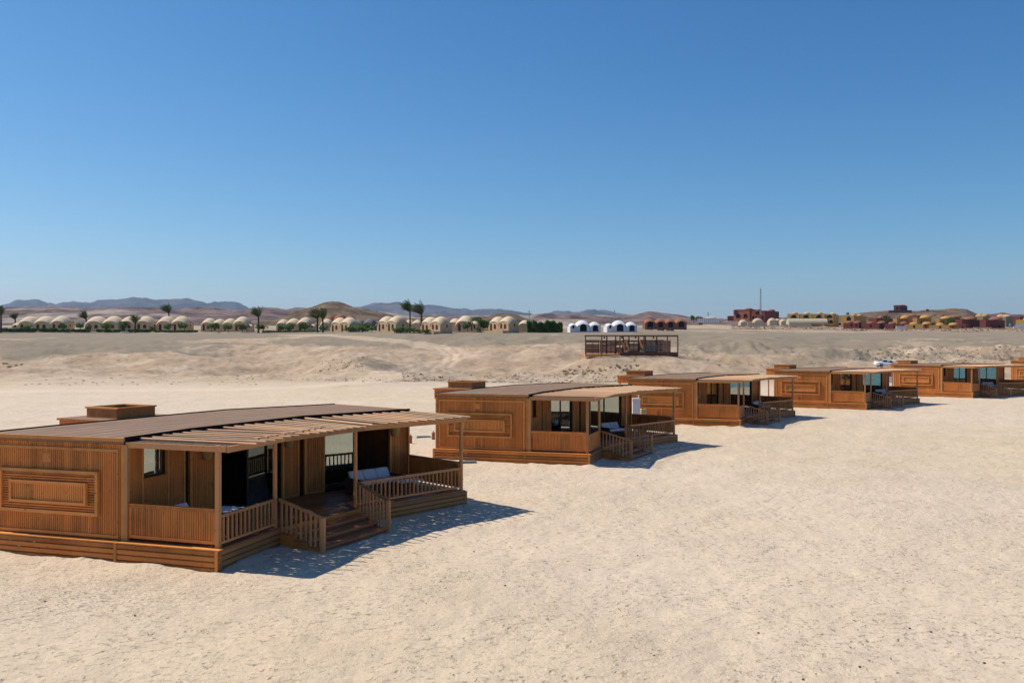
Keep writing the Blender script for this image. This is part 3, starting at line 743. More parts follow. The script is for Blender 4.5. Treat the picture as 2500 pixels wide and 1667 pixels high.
    for i in range(3):
        a, b, c, d = Fp[i], Fp[i+1], DECK[i+1], DECK[i]
        if i == 0: d = (-.1, -2.9); a = (-.1, 0)
        nb = 22
        for k in range(nb):
            t0 = k/nb; t1 = (k+.93)/nb
            L_ = lambda p, q, t: (p[0]*(1-t)+q[0]*t, p[1]*(1-t)+q[1]*t)
            q0, q1, q2, q3 = L_(a, d, t0), L_(b, c, t0), L_(b, c, t1), L_(a, d, t1)
            mb.add([(*q0, ZD), (*q1, ZD), (*q2, ZD), (*q3, ZD), (*q0, ZD-.03), (*q1, ZD-.03), (*q2, ZD-.03), (*q3, ZD-.03)], [(0, 1, 2, 3), (3, 2, 6, 7), (0, 1, 5, 4), (0, 3, 7, 4), (1, 2, 6, 5)])
    mb.add([(11.18, -2.84, ZD-.01), (11.42, -2.72, ZD-.01), (9.85, -5.56, ZD-.01)], [(0, 1, 2)])
    mb.build('deck', M['deck'], root)
    # --- posts
    mb = MB(); mb.box(P1[0]-.055, P1[1]-.055, ZD, P1[0]+.055, P1[1]+.055, ZP+.01); mb.build('post', M['post'], root)
    for p, rad in ((P2, .062), (P3, .062), (P4, .065)):
        mb = MB(); mb.cyl((*p, ZD-.1), (*p, ZP-.12), rad, rad*.95, 14); mb.build('post', M['post'], root, smooth=False)
    mb = MB(); mb.box(-.03, -.12, ZD, .07, -.02, ZR-.16); mb.build('post', M['post'], root)
    # --- porch end panels
    for A, B in (((.045, -.13), (.045, -2.70)), ((11.12, -2.90), (9.84, -5.32))):
        ww = Wall(A, B) if A[0] < 1 else Wall(A, B)
        mb = MB(); L = ww.L; o_ = -.03
        for z0, z1 in ((.60, .68), (1.37, 1.45)): bar(mb, ww, 0, z0, L, z1, -.03, .03)
        for s0 in (0, L-.08): bar(mb, ww, s0, .68, s0+.08, 1.37, -.028, .028)
        bar(mb, ww, 0, 1.45, L, 1.475, -.045, .045)
        slats_v(mb, ww, .08, L-.08, .68, 1.37, -.0, .068, .02)
        wr = Wall(B, A); slats_v(mb, wr, .08, L-.08, .68, 1.37, .002, .068, .02)
        mb.build('porch_panel', M['wood_v'], root)
    railing(root, (.11, -2.80), (2.45, -2.80), 1.33 if not solid_left else 1.35, .60, solid=solid_left)
    railing(root, (5.86, -3.52), (9.76, -5.40), 1.30, .60, .165)
    # --- stairs
    SL0, SR0, SL1, SR1 = Vector((2.60, -2.90)), Vector((5.76, -3.66)), Vector((2.36, -4.30)), Vector((5.14, -4.84))
    st = MB(); sides = [MB(), MB()]
    for k in range(3):
        z = ZD-.13*(k+1); t0 = k/3; t1 = (k+1)/3+.03
        a, b = SL0.lerp(SL1, t0), SR0.lerp(SR1, t0); c, d = SR0.lerp(SR1, t1), SL0.lerp(SL1, t1)
        m1, m2 = a.lerp(d, .49), b.lerp(c, .49); m3, m4 = a.lerp(d, .52), b.lerp(c, .52)
        for q in ((a, b, m2, m1), (m3, m4, c, d)): st.prism([(p.x, p.y) for p in q], z-.045, z)
        # riser set back under the tread
        e0, e1 = SL0.lerp(SL1, t1-.06), SR0.lerp(SR1, t1-.06)
        st.beam((*e0, z-.10), (*e1, z-.10), .03, .11, .1)
        for side, s0, s1 in ((sides[0], SL0, SL1), (sides[1], SR0, SR1)):
            p0 = s0.lerp(s1, t0); p1 = s0.lerp(s1, t1-.03)
            side.beam((*p0, (z-.25)/2-.02), (*p1, (z-.25)/2-.02), .04, z+.19, None)
    st.build('stair_tread', M['deck'], root); [q_.build('stair_side', M['wood_h'], root) for q_ in sides]
    mb = MB(); mb.beam((*SL0, ZD-.075), (*SR0, ZD-.075), .03, .14); mb.build('deck_edge', M['wood_h'], root)
    for s0, s1, nw in (((2.56, -2.86), N1, N1), ((5.80, -3.56), N2, N2)):
        A, B = Vector(s0), Vector(nw)
        def feet(t): return ZD-.13*min(3, int(t*3)+1)+.0
        railing(root, A.lerp(B, .02), B, 1.33, .5, .15, ztop2=.95, feet=feet, name='stair_railing')
        mb = MB(); mb.box(nw[0]-.05, nw[1]-.05, -.12, nw[0]+.05, nw[1]+.05, .92); mb.build('newel_post', M['post'], root)
    # --- pergola
    for i in range(3):
        a, b = Vector(BEAM[i]), Vector(BEAM[i+1])
        mb = MB(); d = (b-a).normalized()
        mb.beam((*(a+d*(0 if i == 0 else .0)), ZP-.075), (*(b+d*(.004 if i < 2 else .12)), ZP-.075), .06, .15); mb.build('front_beam', M['post'], root)
    mb = MB(); mb.beam((.02, -.04, ZP-.07), (-.05, -3.06, ZP-.07), .055, .14); mb.build('side_beam', M['post'], root)
    mb = MB(); mb.beam((11.15, -2.86, ZP-.07), (9.66, -5.56, ZP-.07), .055, .14); mb.build('side_beam', M['post'], root)
    F3 = [Vector(p) for p in Fp]; BB = [Vector(p) for p in BEAM]
    ss = [(0, s) for s in (.52, .93, 1.34, 1.74, 2.15)]+[(1, s) for s in (.0, .6, 1.24, 1.68, 2.11, 2.54, 2.99, 3.43, 3.86, 4.29)]+[(2, s) for s in (.05, .70, 1.12, 1.54, 1.95, 2.36, 2.77, 3.17, 3.57, 3.98, 4.37)]
    rnd = random.Random(5+tidy)
    for i, s in ss:
        wl = Wall(Fp[i], Fp[i+1]); t = s/wl.L
        a = F3[i].lerp(F3[i+1], t); 
        b = BB[i].lerp(BB[i+1], t if i < 2 else t)
        d = (b-a).normalized(); b = b+d*(.46+rnd.uniform(-.03, .03)) if i < 2 else b+d*(.34+rnd.uniform(-.03, .03))
        a = a+d*.05; r = rnd.uniform(.027, .034)
        mb = MB(); z = ZP+.032; dz = rnd.uniform(-.006, .01)
        if (i, s) in ((2, .05),): r = .042
        mb.cyl((a.x, a.y, z+dz), (b.x, b.y, z-dz), r, r*.93, 8, rnd.random())
        mb.build('rafter', M['rafter'], root)
    mb = MB()
    for i in range(3):
        a, b, c, d = F3[i], F3[i+1], BB[i+1], BB[i]
        for k in range(6):
            t0, t1 = k/6, (k+1)/6
            q = [a.lerp(d, t0), b.lerp(c, t0), b.lerp(c, t1), a.lerp(d, t1)]
            mb.add([(*p_, ZP-.004) for p_ in q]+[(*p_, ZP-.016) for p_ in q], [(0, 1, 2, 3), (7, 6, 5, 4)], .5)
    mb.build('shade_mat', M['mat'], root)
    mb = MB(); p, q = F3[0]+Vector((.55, -2.1)), F3[0]+Vector((3.6, -3.6))
    if open_doors:
        mb.beam((1.0, -3.05, ZP+.075), (4.6, -3.15, ZP+.075), .05, .02, .9); mb.build('loose_lath', M['rafter'], root)
    # --- annex behind with a small raised box
    e = Vector((.988, -.156)); n = Vector((.156, .988))
    A0 = Vector((4.1, 4.12)); 
    def quad(o, le, ln): return [o, o+e*le, o+e*le+n*ln, o+n*ln]
    q = quad(A0, 2.5, 2.4)
    mb = MB(); mb.prism([(p.x, p.y) for p in q], 3.06, 3.10, .3)
    an = mb.build('annex', M['roof'], root)
    mb = MB()
    for a, b in ((q[3], q[0]), (q[2], q[3]), (q[1], q[2])):
        ww = Wall((a.x, a.y), (b.x, b.y)); sheet(mb, ww, 0, ww.L, 2.55, 3.06, -.002); slats_v(mb, ww, 0, ww.L, 2.55, 3.06, 0, .09, .02); bar(mb, ww, -.05, 3.045, ww.L+.05, 3.105, .005, .07)
    mb.build('annex_wall', M['wood_v'], an)
    for p in (q[3]+e*.15-n*.15, q[2]-e*.15-n*.15):
        mb = MB(); mb.cyl((p.x, p.y, -.1), (p.x, p.y, 2.6), .06, .055, 10); mb.build('post', M['post'], an)
    q = quad(A0+e*.66+n*.5, 1.46, 1.42)
    mb = MB()
    for i in range(4):
        a, b = q[i], q[(i+1) % 4]; ww = Wall((a.x, a.y), (b.x, b.y))
        sheet(mb, ww, 0, ww.L, 3.08, 3.42, -.002); slats_v(mb, ww, 0, ww.L, 3.08, 3.40, 0, .09, .02)
        wi = Wall((b.x, b.y), (a.x, a.y)); sheet(mb, wi, 0, ww.L, 3.08, 3.42, -.03)
    rb = mb.build('roof_box', M['wood_v'], an)
    mb = MB()
    for i in range(4):
        a, b = q[i], q[(i+1) % 4]; ww = Wall((a.x, a.y), (b.x, b.y)); bar(mb, ww, -.05, 3.40+.002*(i % 2), ww.L+.05, 3.45+.002*(i % 2), -.06, .06)
    mb.build('rim', M['trim'], rb)
    mb = MB(); mb.prism([(p.x, p.y) for p in q], 3.30, 3.33, .3); mb.build('lid', M['roof'], rb)
    return root

POSE = [(-9.844, 22.324, 1.2650, 0), (.745, 40.314, 1.2661, .050), (12.115, 58.032, 1.1904, .064), (26.273, 72.767, 1.0124, .141), (42.222, 86.521, .8191, .258), (60.2, 97.6, .64, .42)]
def place(o, k): o.location = (POSE[k][0], POSE[k][1], POSE[k][3]); o.rotation_euler = (0, 0, POSE[k][2])
c1 = make_cabin('nearest wooden cabin, cut off by the left edge, with open balusters left of its stairs', False, True, 0)
place(c1, 0)
proto = make_cabin('second wooden cabin from the camera, with a wicker love seat on its porch', True, False, 3)
place(proto, 1)
LAB = ['third wooden cabin from the camera, behind the white cabinet', 'fourth wooden cabin from the camera, just in front of the white car',
       'fifth wooden cabin from the camera, whose roof hides the front of the white car', 'farthest wooden cabin, only a sliver showing at the right edge']
cabs = [c1, proto]
for k in range(4):
    c = copy_tree(proto); c['label'] = LAB[k]; place(c, 2+k); cabs.append(c)
def cab_pt(k, x, y, z):   # cabin coordinates (y towards the sea) to world
    X0, Y0, r, dz = POSE[k]
    return Vector((X0+x*math.cos(r)+y*math.sin(r), Y0+x*math.sin(r)-y*math.cos(r), z+dz))
railing(cabs[5], (-1.4, 3.6), (-1.4, -.6), 1.5, .5, .3); 

# ---------------------------------------------------------------- things on and around the porches
def soft(mb, name, mat, parent, bev=.05): return mb.build(name, mat, parent, smooth=True, bevel=bev)
def sofa(k, x, y, ang, L, label, frame='wicker', seats=2, lean=.18, pillow=True):
    """ang: direction of the sofa's length in cabin coordinates, back on its left side"""
    r = POSE[k][2]; root = empty('sofa', cab_pt(k, x, y, ZD), r+ang, label=label, cat='sofa', group='white cushioned seats on the cabin porches')
    mb = MB(); mb.box(-L/2, -.38, .08, L/2, .36, .30); mb.box(-L/2-.06, -.38, .0, -L/2+.04, .40, .52); mb.box(L/2-.04, -.38, .0, L/2+.06, .40, .52); mb.box(-L/2, .30, .3, L/2, .40, .55)
    mb.build('frame', M[frame], root)
    n = seats; wd = (L-.1)/n
    for i in range(n):
        a = -L/2+.05+i*wd
        m = MB(); m.box(a+.01, -.38, .31, a+wd-.01, .27, .43); soft(m, 'seat_cushion', M['cushion'], root, .035)
        m = MB(); z0, z1 = .42, .72
        m.add([(a+.01, .14, z0), (a+wd-.01, .14, z0), (a+wd-.01, .28, z0), (a+.01, .28, z0), (a+.01, .14+lean, z1), (a+wd-.01, .14+lean, z1), (a+wd-.01, .27+lean, z1), (a+.01, .27+lean, z1)],
              [(3, 2, 1, 0), (4, 5, 6, 7), (0, 1, 5, 4), (1, 2, 6, 5), (2, 3, 7, 6), (3, 0, 4, 7)]); soft(m, 'back_cushion', M['cushion'], root, .035)
    return root
sofa(0, 8.65, 2.72, -R(25), 1.75, 'long white cushioned sofa behind the baluster rail of the nearest cabin', seats=3)
sofa(1, 7.6, 2.5, -R(34), 1.35, 'wicker love seat with two leaning white cushions on the second cabin porch')
sofa(2, 7.6, 3.4, -R(28), 1.1, 'low white cushioned seat behind the rail of the third cabin')
sofa(3, 9.3, 2.75, -R(26), 1.8, 'white cushioned sofa on the porch of the fourth cabin')
sofa(4, 8.4, 2.2, -R(28), 1.6, 'white cushioned sofa on the porch of the fifth cabin')
t = empty('coffee_table', cab_pt(0, 9.1, 3.75, ZD), POSE[0][2]-R(26), label='low white topped table in front of the long white sofa', cat='table')
mb = MB(); mb.box(-.45, -.28, .34, .45, .28, .38); mb.build('tabletop', M['cushion'], t)
for a in (-1, 1):
    for b in (-1, 1): mb = MB(); mb.box(a*.4-.03, b*.23-.03, 0, a*.4+.03, b*.23+.03, .34); mb.build('leg', M['wicker'], t)
t = empty('side_table', cab_pt(0, 1.05, 2.3, ZD), POSE[0][2], label='white topped table behind the short rail at the corner of the nearest cabin', cat='table')
mb = MB(); mb.box(-.35, -.35, .72, .35, .35, .75); mb.build('tabletop', M['cushion'], t)
for a in (-1, 1):
    for b in (-1, 1): mb = MB(); mb.box(a*.3-.02, b*.3-.02, 0, a*.3+.02, b*.3+.02, .72); mb.build('leg', M['wicker'], t)
t = empty('armchair', cab_pt(0, 1.3, .95, ZD), POSE[0][2], label='pale cushioned armchair peeping over the slatted end panel of the nearest cabin', cat='armchair')
mb = MB(); mb.box(-.35, -.35, .1, .35, .35, .4); mb.build('frame', M['wicker'], t)
mb = MB(); mb.box(-.32, -.34, .4, .32, .30, .5); soft(mb, 'seat_cushion', M['cushion'], t, .04)
mb = MB(); mb.add([(-.36, .15, .45), (.36, .15, .45), (.36, .3, .45), (-.36, .3, .45), (-.2, .22, .76), (.2, .22, .76), (.2, .32, .76), (-.2, .32, .76)],
                  [(3, 2, 1, 0), (4, 5, 6, 7), (0, 1, 5, 4), (1, 2, 6, 5), (2, 3, 7, 6), (3, 0, 4, 7)]); soft(mb, 'back_cushion', M['cushion'], t, .03)

# white cabinet and beige canister between the second and third cabins
c = empty('cabinet', (*at(1551, 1000, 53).xy, .06), R(12), label='tall white metal cabinet standing by the third cabin', cat='cabinet')
mb = MB(); mb.box(-.24, -.2, .05, .24, .25, 2.02); mb.build('body', M['white_metal'], c, bevel=.012)
mb = MB(); mb.box(-.26, -.22, 2.02, .26, .27, 2.16); mb.build('lid', M['white_metal'], c, bevel=.02)
mb = MB(); mb.box(-.22, -.222, .1, .22, -.203, 1.95); mb.build('door', M['white_metal'], c)
mb = MB(); mb.cyl((.22, 0, 2.1), (.22, 0, 2.32), .03, .03, 8); mb.cyl((.22, 0, 2.32), (.22, 0, 2.36), .05, .03, 8); mb.build('valve', M['white_metal'], c)
c = empty('water_tank', (*at(1569, 1000, 53.4).xy, .06), R(20), label='beige plastic tank beside the tall white cabinet', cat='tank')
mb = MB(); mb.box(-.16, -.2, .85, .17, .2, 1.5); mb.build('body', M['beige_plastic'], c, smooth=True, bevel=.06)
mb = MB(); mb.box(-.17, -.21, .05, .17, .21, .84); mb.build('stand', M['wicker'], c)
mb = MB(); mb.cyl((0, 0, 1.5), (0, 0, 1.56), .05, .05, 10); mb.build('cap', M['black'], c)

# bollard lights
BG = 'terracotta bollard lights on the sand'
def bollard(u, v, D, label):
    x, y, _ = at(u, v, D); c = empty('bollard_light', (x, y, gz(x, y)-.02), R(20), label=label, cat='bollard light', group=BG)
    mb = MB(); mb.prism([(.10*math.cos(i*math.pi/3), .10*math.sin(i*math.pi/3)) for i in range(6)], 0, .38); mb.build('body', M['terracotta'], c)
    mb = MB(); mb.cyl((0, 0, .38), (0, 0, .47), .12, .03, 6); mb.cyl((0, 0, .47), (0, 0, .54), .018, .01, 6); mb.build('cap', M['terracotta'], c)
bollard(1058, 1075, 50, 'terracotta bollard light close to the corner of the second cabin')
bollard(1002, 1086, 48, 'terracotta bollard light just beyond the far wall of the nearest cabin')
def slab(u, v, D, L, Wd, rz, label):
    x, y, _ = at(u, v, D); c = empty('stone_slab', (x, y, gz(x, y)), rz, label=label, cat='slab')
    mb = MB(); mb.add([(-L/2, -Wd/2, 0), (L/2, -Wd*.35, 0), (L*.42, Wd/2, 0), (-L*.4, Wd*.45, 0), (-L/2, -Wd/2, .09), (L/2, -Wd*.35, .09), (L*.42, Wd/2, .09), (-L*.4, Wd*.45, .09)],
           [(3, 2, 1, 0), (4, 5, 6, 7), (0, 1, 5, 4), (1, 2, 6, 5), (2, 3, 7, 6), (3, 0, 4, 7)]); o = mb.build('slab', M['slab'], c, bevel=.015)
slab(1034, 1068, 51, .85, .5, .2, 'thin grey stone slab on the sand between the two bollard lights')
slab(1141, 1132, 40.5, .85, .5, .1, 'thin grey stone slab at the foot of the second cabin')

# dark stones on the beach
ST = [(1157, 1347), (1233, 1433), (1439, 1391), (2402, 1614), (2220, 1530), (2272, 1541), (2098, 1627), (1851, 1545), (1556, 1357), (1960, 1660), (330, 1500), (110, 1465)]
SL = ['dark stone on the sand, nearest to the shadow tip of the nearest cabin', 'larger dark stone left of the middle of the open sand', 'dark stone on the sand in the middle of the foreground', 'dark stone in the lower right corner of the sand', 'left stone of the two close together at the lower right', 'right stone of the two close together at the lower right', 'dark stone near the bottom edge, right of the middle', 'dark stone between the middle and the two close stones', 'dark stone highest up among those in the open sand', 'dark stone at the very bottom edge of the sand', 'dark stone in front of the nearest cabin, the right one of two', 'dark stone in front of the nearest cabin, the left one of two']
for i, (u, v) in enumerate(ST):
    D = H*FP/(v-YH); x, y, _ = at(u, v, D)
    mb = MB(); rn = random.Random(i)
    bm = bmesh.new(); bmesh.ops.create_icosphere(bm, subdivisions=2, radius=.019)
    for q in bm.verts: q.co = Vector((q.co.x*1.3, q.co.y, q.co.z*.7))*(1+rn.uniform(-.25, .25))
    me = bpy.data.meshes.new('stone'); bm.to_mesh(me); bm.free(); me.materials.append(M['stone'])
    o = bpy.data.objects.new('stone', me); COL.objects.link(o); o.location = (x, y, gz(x, y)+.015)
    tag(o, SL[i], 'stone', 'dark stones on the sand')

# ---------------------------------------------------------------- white car
def make_car():
    cx, cy, _ = at(2166, 898, 158); z = gz(cx, cy)
    root = empty('parked_car', (cx, cy, z), R(-4), label='white saloon car parked on the dune foot behind the fifth cabin', cat='car')
    slope = gz(cx+2, cy)-gz(cx-2, cy); root.rotation_euler = (0, R(6), R(-4))
    # x: tail (-) to nose (+)
    def loft(secs, name, mat, parent, sm=True):
        mb = MB(); n = len(secs[0])
        vs = [p for s in secs for p in s]; fs = []
        for i in range(len(secs)-1):
            for j in range(n): fs.append((i*n+j, i*n+(j+1) % n, (i+1)*n+(j+1) % n, (i+1)*n+j))
        fs += [tuple(range(n)), tuple(range((len(secs)-1)*n, len(secs)*n))]
        mb.add(vs, fs, .5); return mb.build(name, mat, parent, smooth=sm)
    def sec(x, zb, zt, w, wt): return [(x, -w*.92, zb), (x, w*.92, zb), (x, w, zb+.2), (x, w, zt-.2), (x, wt, zt-.04), (x, wt*.8, zt), (x, -wt*.8, zt), (x, -wt, zt-.04), (x, -w, zt-.2), (x, -w, zb+.2)]
    body = loft([sec(-2.25, .42, .80, .70, .62), sec(-2.18, .30, .98, .84, .72), sec(-1.7, .22, 1.02, .88, .76), sec(-1.0, .2, .98, .9, .78), (sec(0, .2, .96, .9, .8)), sec(1.0, .2, .94, .9, .78), sec(1.6, .22, .86, .88, .74), sec(2.1, .26, .76, .82, .66), sec(2.28, .36, .62, .7, .55)], 'body', M['carpaint'], root)
    def gsec(x, zt, w0, w1): return [(x, -w0, .9), (x, w0, .9), (x, w1, zt), (x, -w1, zt)]
    loft([gsec(-1.75, .98, .74, .70), gsec(-.95, 1.38, .78, .60), gsec(-.2, 1.46, .8, .6), gsec(.35, 1.42, .8, .6), gsec(1.25, .95, .76, .66)], 'cabin_roof', M['carpaint'], root, False)
    for sgn in (-1, 1):
        for pts in ([(-1.35, 1.0), (-.35, 1.0), (-.35, 1.36), (-.95, 1.31)], [(-.25, 1.0), (.85, .99), (.35, 1.33), (-.25, 1.37)]):
            mb = MB(); vs = []
            for px_, pz in pts:
                wy = .80-(pz-.9)/.5*.2+.012; vs.append((px_, sgn*wy, pz))
            mb.add(vs, [(0, 1, 2, 3)]); mb.build('side_window', M['frame'], root)
    mb = MB(); mb.add([(1.27, -.62, .985), (1.27, .62, .985), (.42, .52, 1.405), (.42, -.52, 1.405)], [(0, 1, 2, 3)]); mb.build('windscreen', M['frame'], root)
    mb = MB(); mb.add([(-1.70, -.6, 1.03), (-1.70, .6, 1.03), (-1.02, .5, 1.365), (-1.02, -.5, 1.365)], [(0, 1, 2, 3)]); mb.build('rear_window', M['frame'], root)
    for x in (-1.35, 1.4):
        for y in (-.86, .86):
            mb = MB(); mb.cyl((x, y-.1, .31), (x, y+.1, .31), .32, .32, 20); wh = mb.build('wheel', M['black'], root)
            mb = MB(); s_ = 1 if y > 0 else -1; mb.cyl((x, y+s_*.1, .31), (x, y+s_*.112, .31), .2, .18, 14); mb.build('rim', M['grey_metal'], wh)
    for y in (-.55, .55):
        mb = MB(); mb.box(2.14, y-.18, .56, 2.24, y+.18, .68); mb.build('headlight', M['grey_metal'], root)
        mb = MB(); mb.box(-2.24, y-.15, .74, -2.17, y+.15, .88); mb.build('tail_light', M['red'], root)
    mb = MB(); mb.box(-2.22, -.7, .99, -1.95, .7, 1.03); mb.build('spoiler', M['carpaint'], root)
make_car()
x, y, _ = at(2174, 925, 118)
b = empty('gas_bottle', (x, y, gz(x, y)), 0, label='red and white upright board glimpsed beside the wall of the fifth cabin', cat='board'); b.name = 'marker_board'
mb = MB(); mb.box(-.32, -.03, 0, .32, .03, 1.7); mb.build('panel', M['white_metal'], b)
mb = MB(); mb.box(-.2, -.036, .75, .25, -.033, 1.5); mb.build('stripe', M['red'], b)

# ---------------------------------------------------------------- pallet drying shelter
def shelter():
    D = 150.; k = FP/D
    x0 = (1429-1250)/k; x1 = (1514-1250)/k; x2 = (1655-1250)/k
    zf = H-(866-YH)/k; zt = H-(820-YH)/k
    root = empty('slatted_shelter', ((x0+x2)/2, D, zf), 0, label='open roofless shelter of brown poles and pallet walls on the dune', cat='shelter')
    X = lambda u: (u-1250)/k-(x0+x2)/2
    hgt = zt-zf; dep = 3.2
    mb = MB(); mb.box(X(1514), -.15, -.5, X(1655), dep, .42); mb.build('base', M['dark_wood'], root)
    mb = MB(); mb.box(X(1429), -.05, -.4, X(1513.4), dep, .16); mb.build('base', M['trim'], root)
    mb = MB(); mb.beam((X(1514), -.1, hgt), (X(1655.5), -.1, hgt), .2, .3); mb.beam((X(1429), 0, hgt+.04), (X(1513), 0, hgt+.04), .14, .22, .9)
    mb.beam((X(1429), dep-.2, hgt+.02), (X(1655), dep-.2, hgt+.02), .14, .18)
    for u in (1429, 1470, 1514, 1572, 1655): mb.beam((X(u), -.1, hgt-.02), (X(u), dep-.2, hgt-.02), .08, .1)
    mb.build('top_rail', M['brown_pole'], root)
    for u, yy in [(1429.5, 0), (1469, 0), (1513.5, -.1), (1572, -.1), (1654.5, -.1), (1486, dep-.3), (1527, dep-.3), (1541, dep-.3), (1565, dep-.3), (1582, dep-.3), (1610, dep-.3), (1629, -.1), (1508, dep-.3)]:
        mb = MB(); mb.box(X(u)-.1, yy-.1, 0, X(u)+.1, yy+.1, hgt-.06); mb.build('pole', M['dark_wood'] if yy > 1 else M['brown_pole'], root)
    # pallet panels at the back
    rn = random.Random(2)
    edges = [1431, 1468, 1485, 1508, 1526, 1540, 1566, 1581, 1610, 1628, 1645]
    for a, b in zip(edges, edges[1:]):
        mb = MB(); z = .25
        while z < hgt*.76:
            h = rn.uniform(.12, .24)
            if rn.random() < .96: mb.box(X(a)+.02, dep-.36, z, X(b)-.02, dep-.33, z+h)
            z += h+(rn.uniform(.01, .03) if rn.random() < .93 else rn.uniform(.04, .07))
        for t in (.08, .5, .92): xx = X(a)*(1-t)+X(b)*t; mb.box(xx-.05, dep-.33, .2, xx+.05, dep-.25, hgt*.78)
        mb.build('pallet', M['dark_wood'], root)
    for u, zz in ((1478, .88), (1521, .88), (1555, .9), (1599, .9)):
        mb = MB(); mb.box(X(u)-.12, dep/2-.1, hgt-.42, X(u)+.12, dep/2+.1, hgt-.12); mb.cyl((X(u), dep/2, hgt-.12), (X(u), dep/2, hgt-.03), .02, .02, 6); mb.build('hanging_lamp', M['black'], root)
    for p in (((1533, .35), (1538, .75)), ((1566, .5), (1572, .8)), ((1524, .1), (1530, .7))):
        (ua, ta), (ub, tb) = p; mb = MB(); mb.beam((X(ub), 1.2, ta*hgt*.6), (X(ua), 2.4, tb*hgt), .28, .04); mb.build('leaning_board', M['orange_board'], root)
    for i, (u, wpx) in enumerate(((1579, 6), (1589, 7), (1600, 7), (1607, 4))):
        mb = MB(); xx = X(u)+root.location.x; wm = wpx/k/2
        n = 6
        for j in range(n):
            xa = -wm+2*wm*j/n; xb = -wm+2*wm*(j+1)/n; ya, yb = .04*math.sin(j*2.1), .04*math.sin((j+1)*2.1)
            mb.add([(xa, ya, 0), (xb, yb, 0), (xb, yb, -1.25), (xa, ya, -1.25+.1*math.sin(j))], [(0, 1, 2, 3)])
        o = mb.build('towel', M['white_cloth'], None); o.location = (xx, D+dep-.6, zf+1.75)
        sol = o.modifiers.new('thickness', 'SOLIDIFY'); sol.thickness = .02
        tag(o, 'pale grey cloth in the slatted shelter, '+('leftmost of four', 'second from the left of four', 'third from the left of four', 'rightmost and narrowest of four')[i], 'cloth', 'cloths hanging in the slatted shelter')
    mb = MB(); mb.cyl((0, 0, 0), (0, -.12, 0), .32, .28, 10); o = mb.build('life_ring', M['white_cloth']); o.location = (X(1491)+root.location.x, D+dep-.5, zf+hgt*.62)
    tag(o, 'pale round bundle hanging on the left pallet wall of the shelter', 'bundle')
    return root
shelter()

# ---------------------------------------------------------------- domed houses
def sail(mb, x0, x1, y0, y1, z0, k, n=10, over=0., bulge=.42):
    """pendentive dome over a rectangle, arches on its four sides"""
    cx, cy = (x0+x1)/2, (y0+y1)/2; a, b = (x1-x0)/2, (y1-y0)/2
    Rr = math.sqrt(2)
    def z(px_, py_): return z0+k*(math.sqrt(max(0, 2-px_*px_-py_*py_)))*min(a, b)+bulge*min(a, b)*(1-px_*px_)**.8*(1-py_*py_)**.8
    vs = []
    for i in range(n+1):
        for j in range(n+1):
            p, q = -1+2*i/n, -1+2*j/n
            vs.append((cx+p*(a+over), cy+q*(b+over), z(p, q)+over*.5))
    fs = [(i*(n+1)+j, (i+1)*(n+1)+j, (i+1)*(n+1)+j+1, i*(n+1)+j+1) for i in range(n) for j in range(n)]
    mb.add(vs, fs, .5); return z, (cx, cy, a, b)
def arch_wall(mb, x0, x1, y0, y1, z0, k, zb, n=10):
    cx, cy = (x0+x1)/2, (y0+y1)/2; a, b = (x1-x0)/2, (y1-y0)/2
    def z(p, q): return z0+k*math.sqrt(max(0, 2-p*p-q*q))*min(a, b)
    ring = [(-1+2*i/n, -1) for i in range(n)]+[(1, -1+2*i/n) for i in range(n)]+[(1-2*i/n, 1) for i in range(n)]+[(-1, 1-2*i/n) for i in range(n)]
    m = len(ring); vs = [(cx+p*a, cy+q*b, zb) for p, q in ring]+[(cx+p*a, cy+q*b, z(p, q)) for p, q in ring]
    mb.add(vs, [(i, (i+1) % m, m+(i+1) % m, m+i) for i in range(m)], .5)
def arch_shape(mb, xc, y, zb, w_, h, dirx=(1, 0), thick=.06, n=8):
    dx, dy = dirx; nx, ny = dy, -dx
    pts = [(-w_/2, 0), (w_/2, 0)]+[(w_/2*math.cos(math.pi*i/n), h-w_/2+w_/2*math.sin(math.pi*i/n)) for i in range(n+1)]
    vs = []
    for off in (0, thick): vs += [(xc+dx*p+nx*off, y+dy*p+ny*off, zb+q) for p, q in pts]
    m = len(pts); mb.add(vs, [tuple(range(m-1, -1, -1)), tuple(range(m, 2*m))]+[(i, (i+1) % m, m+(i+1) % m, m+i) for i in range(m)], .5)

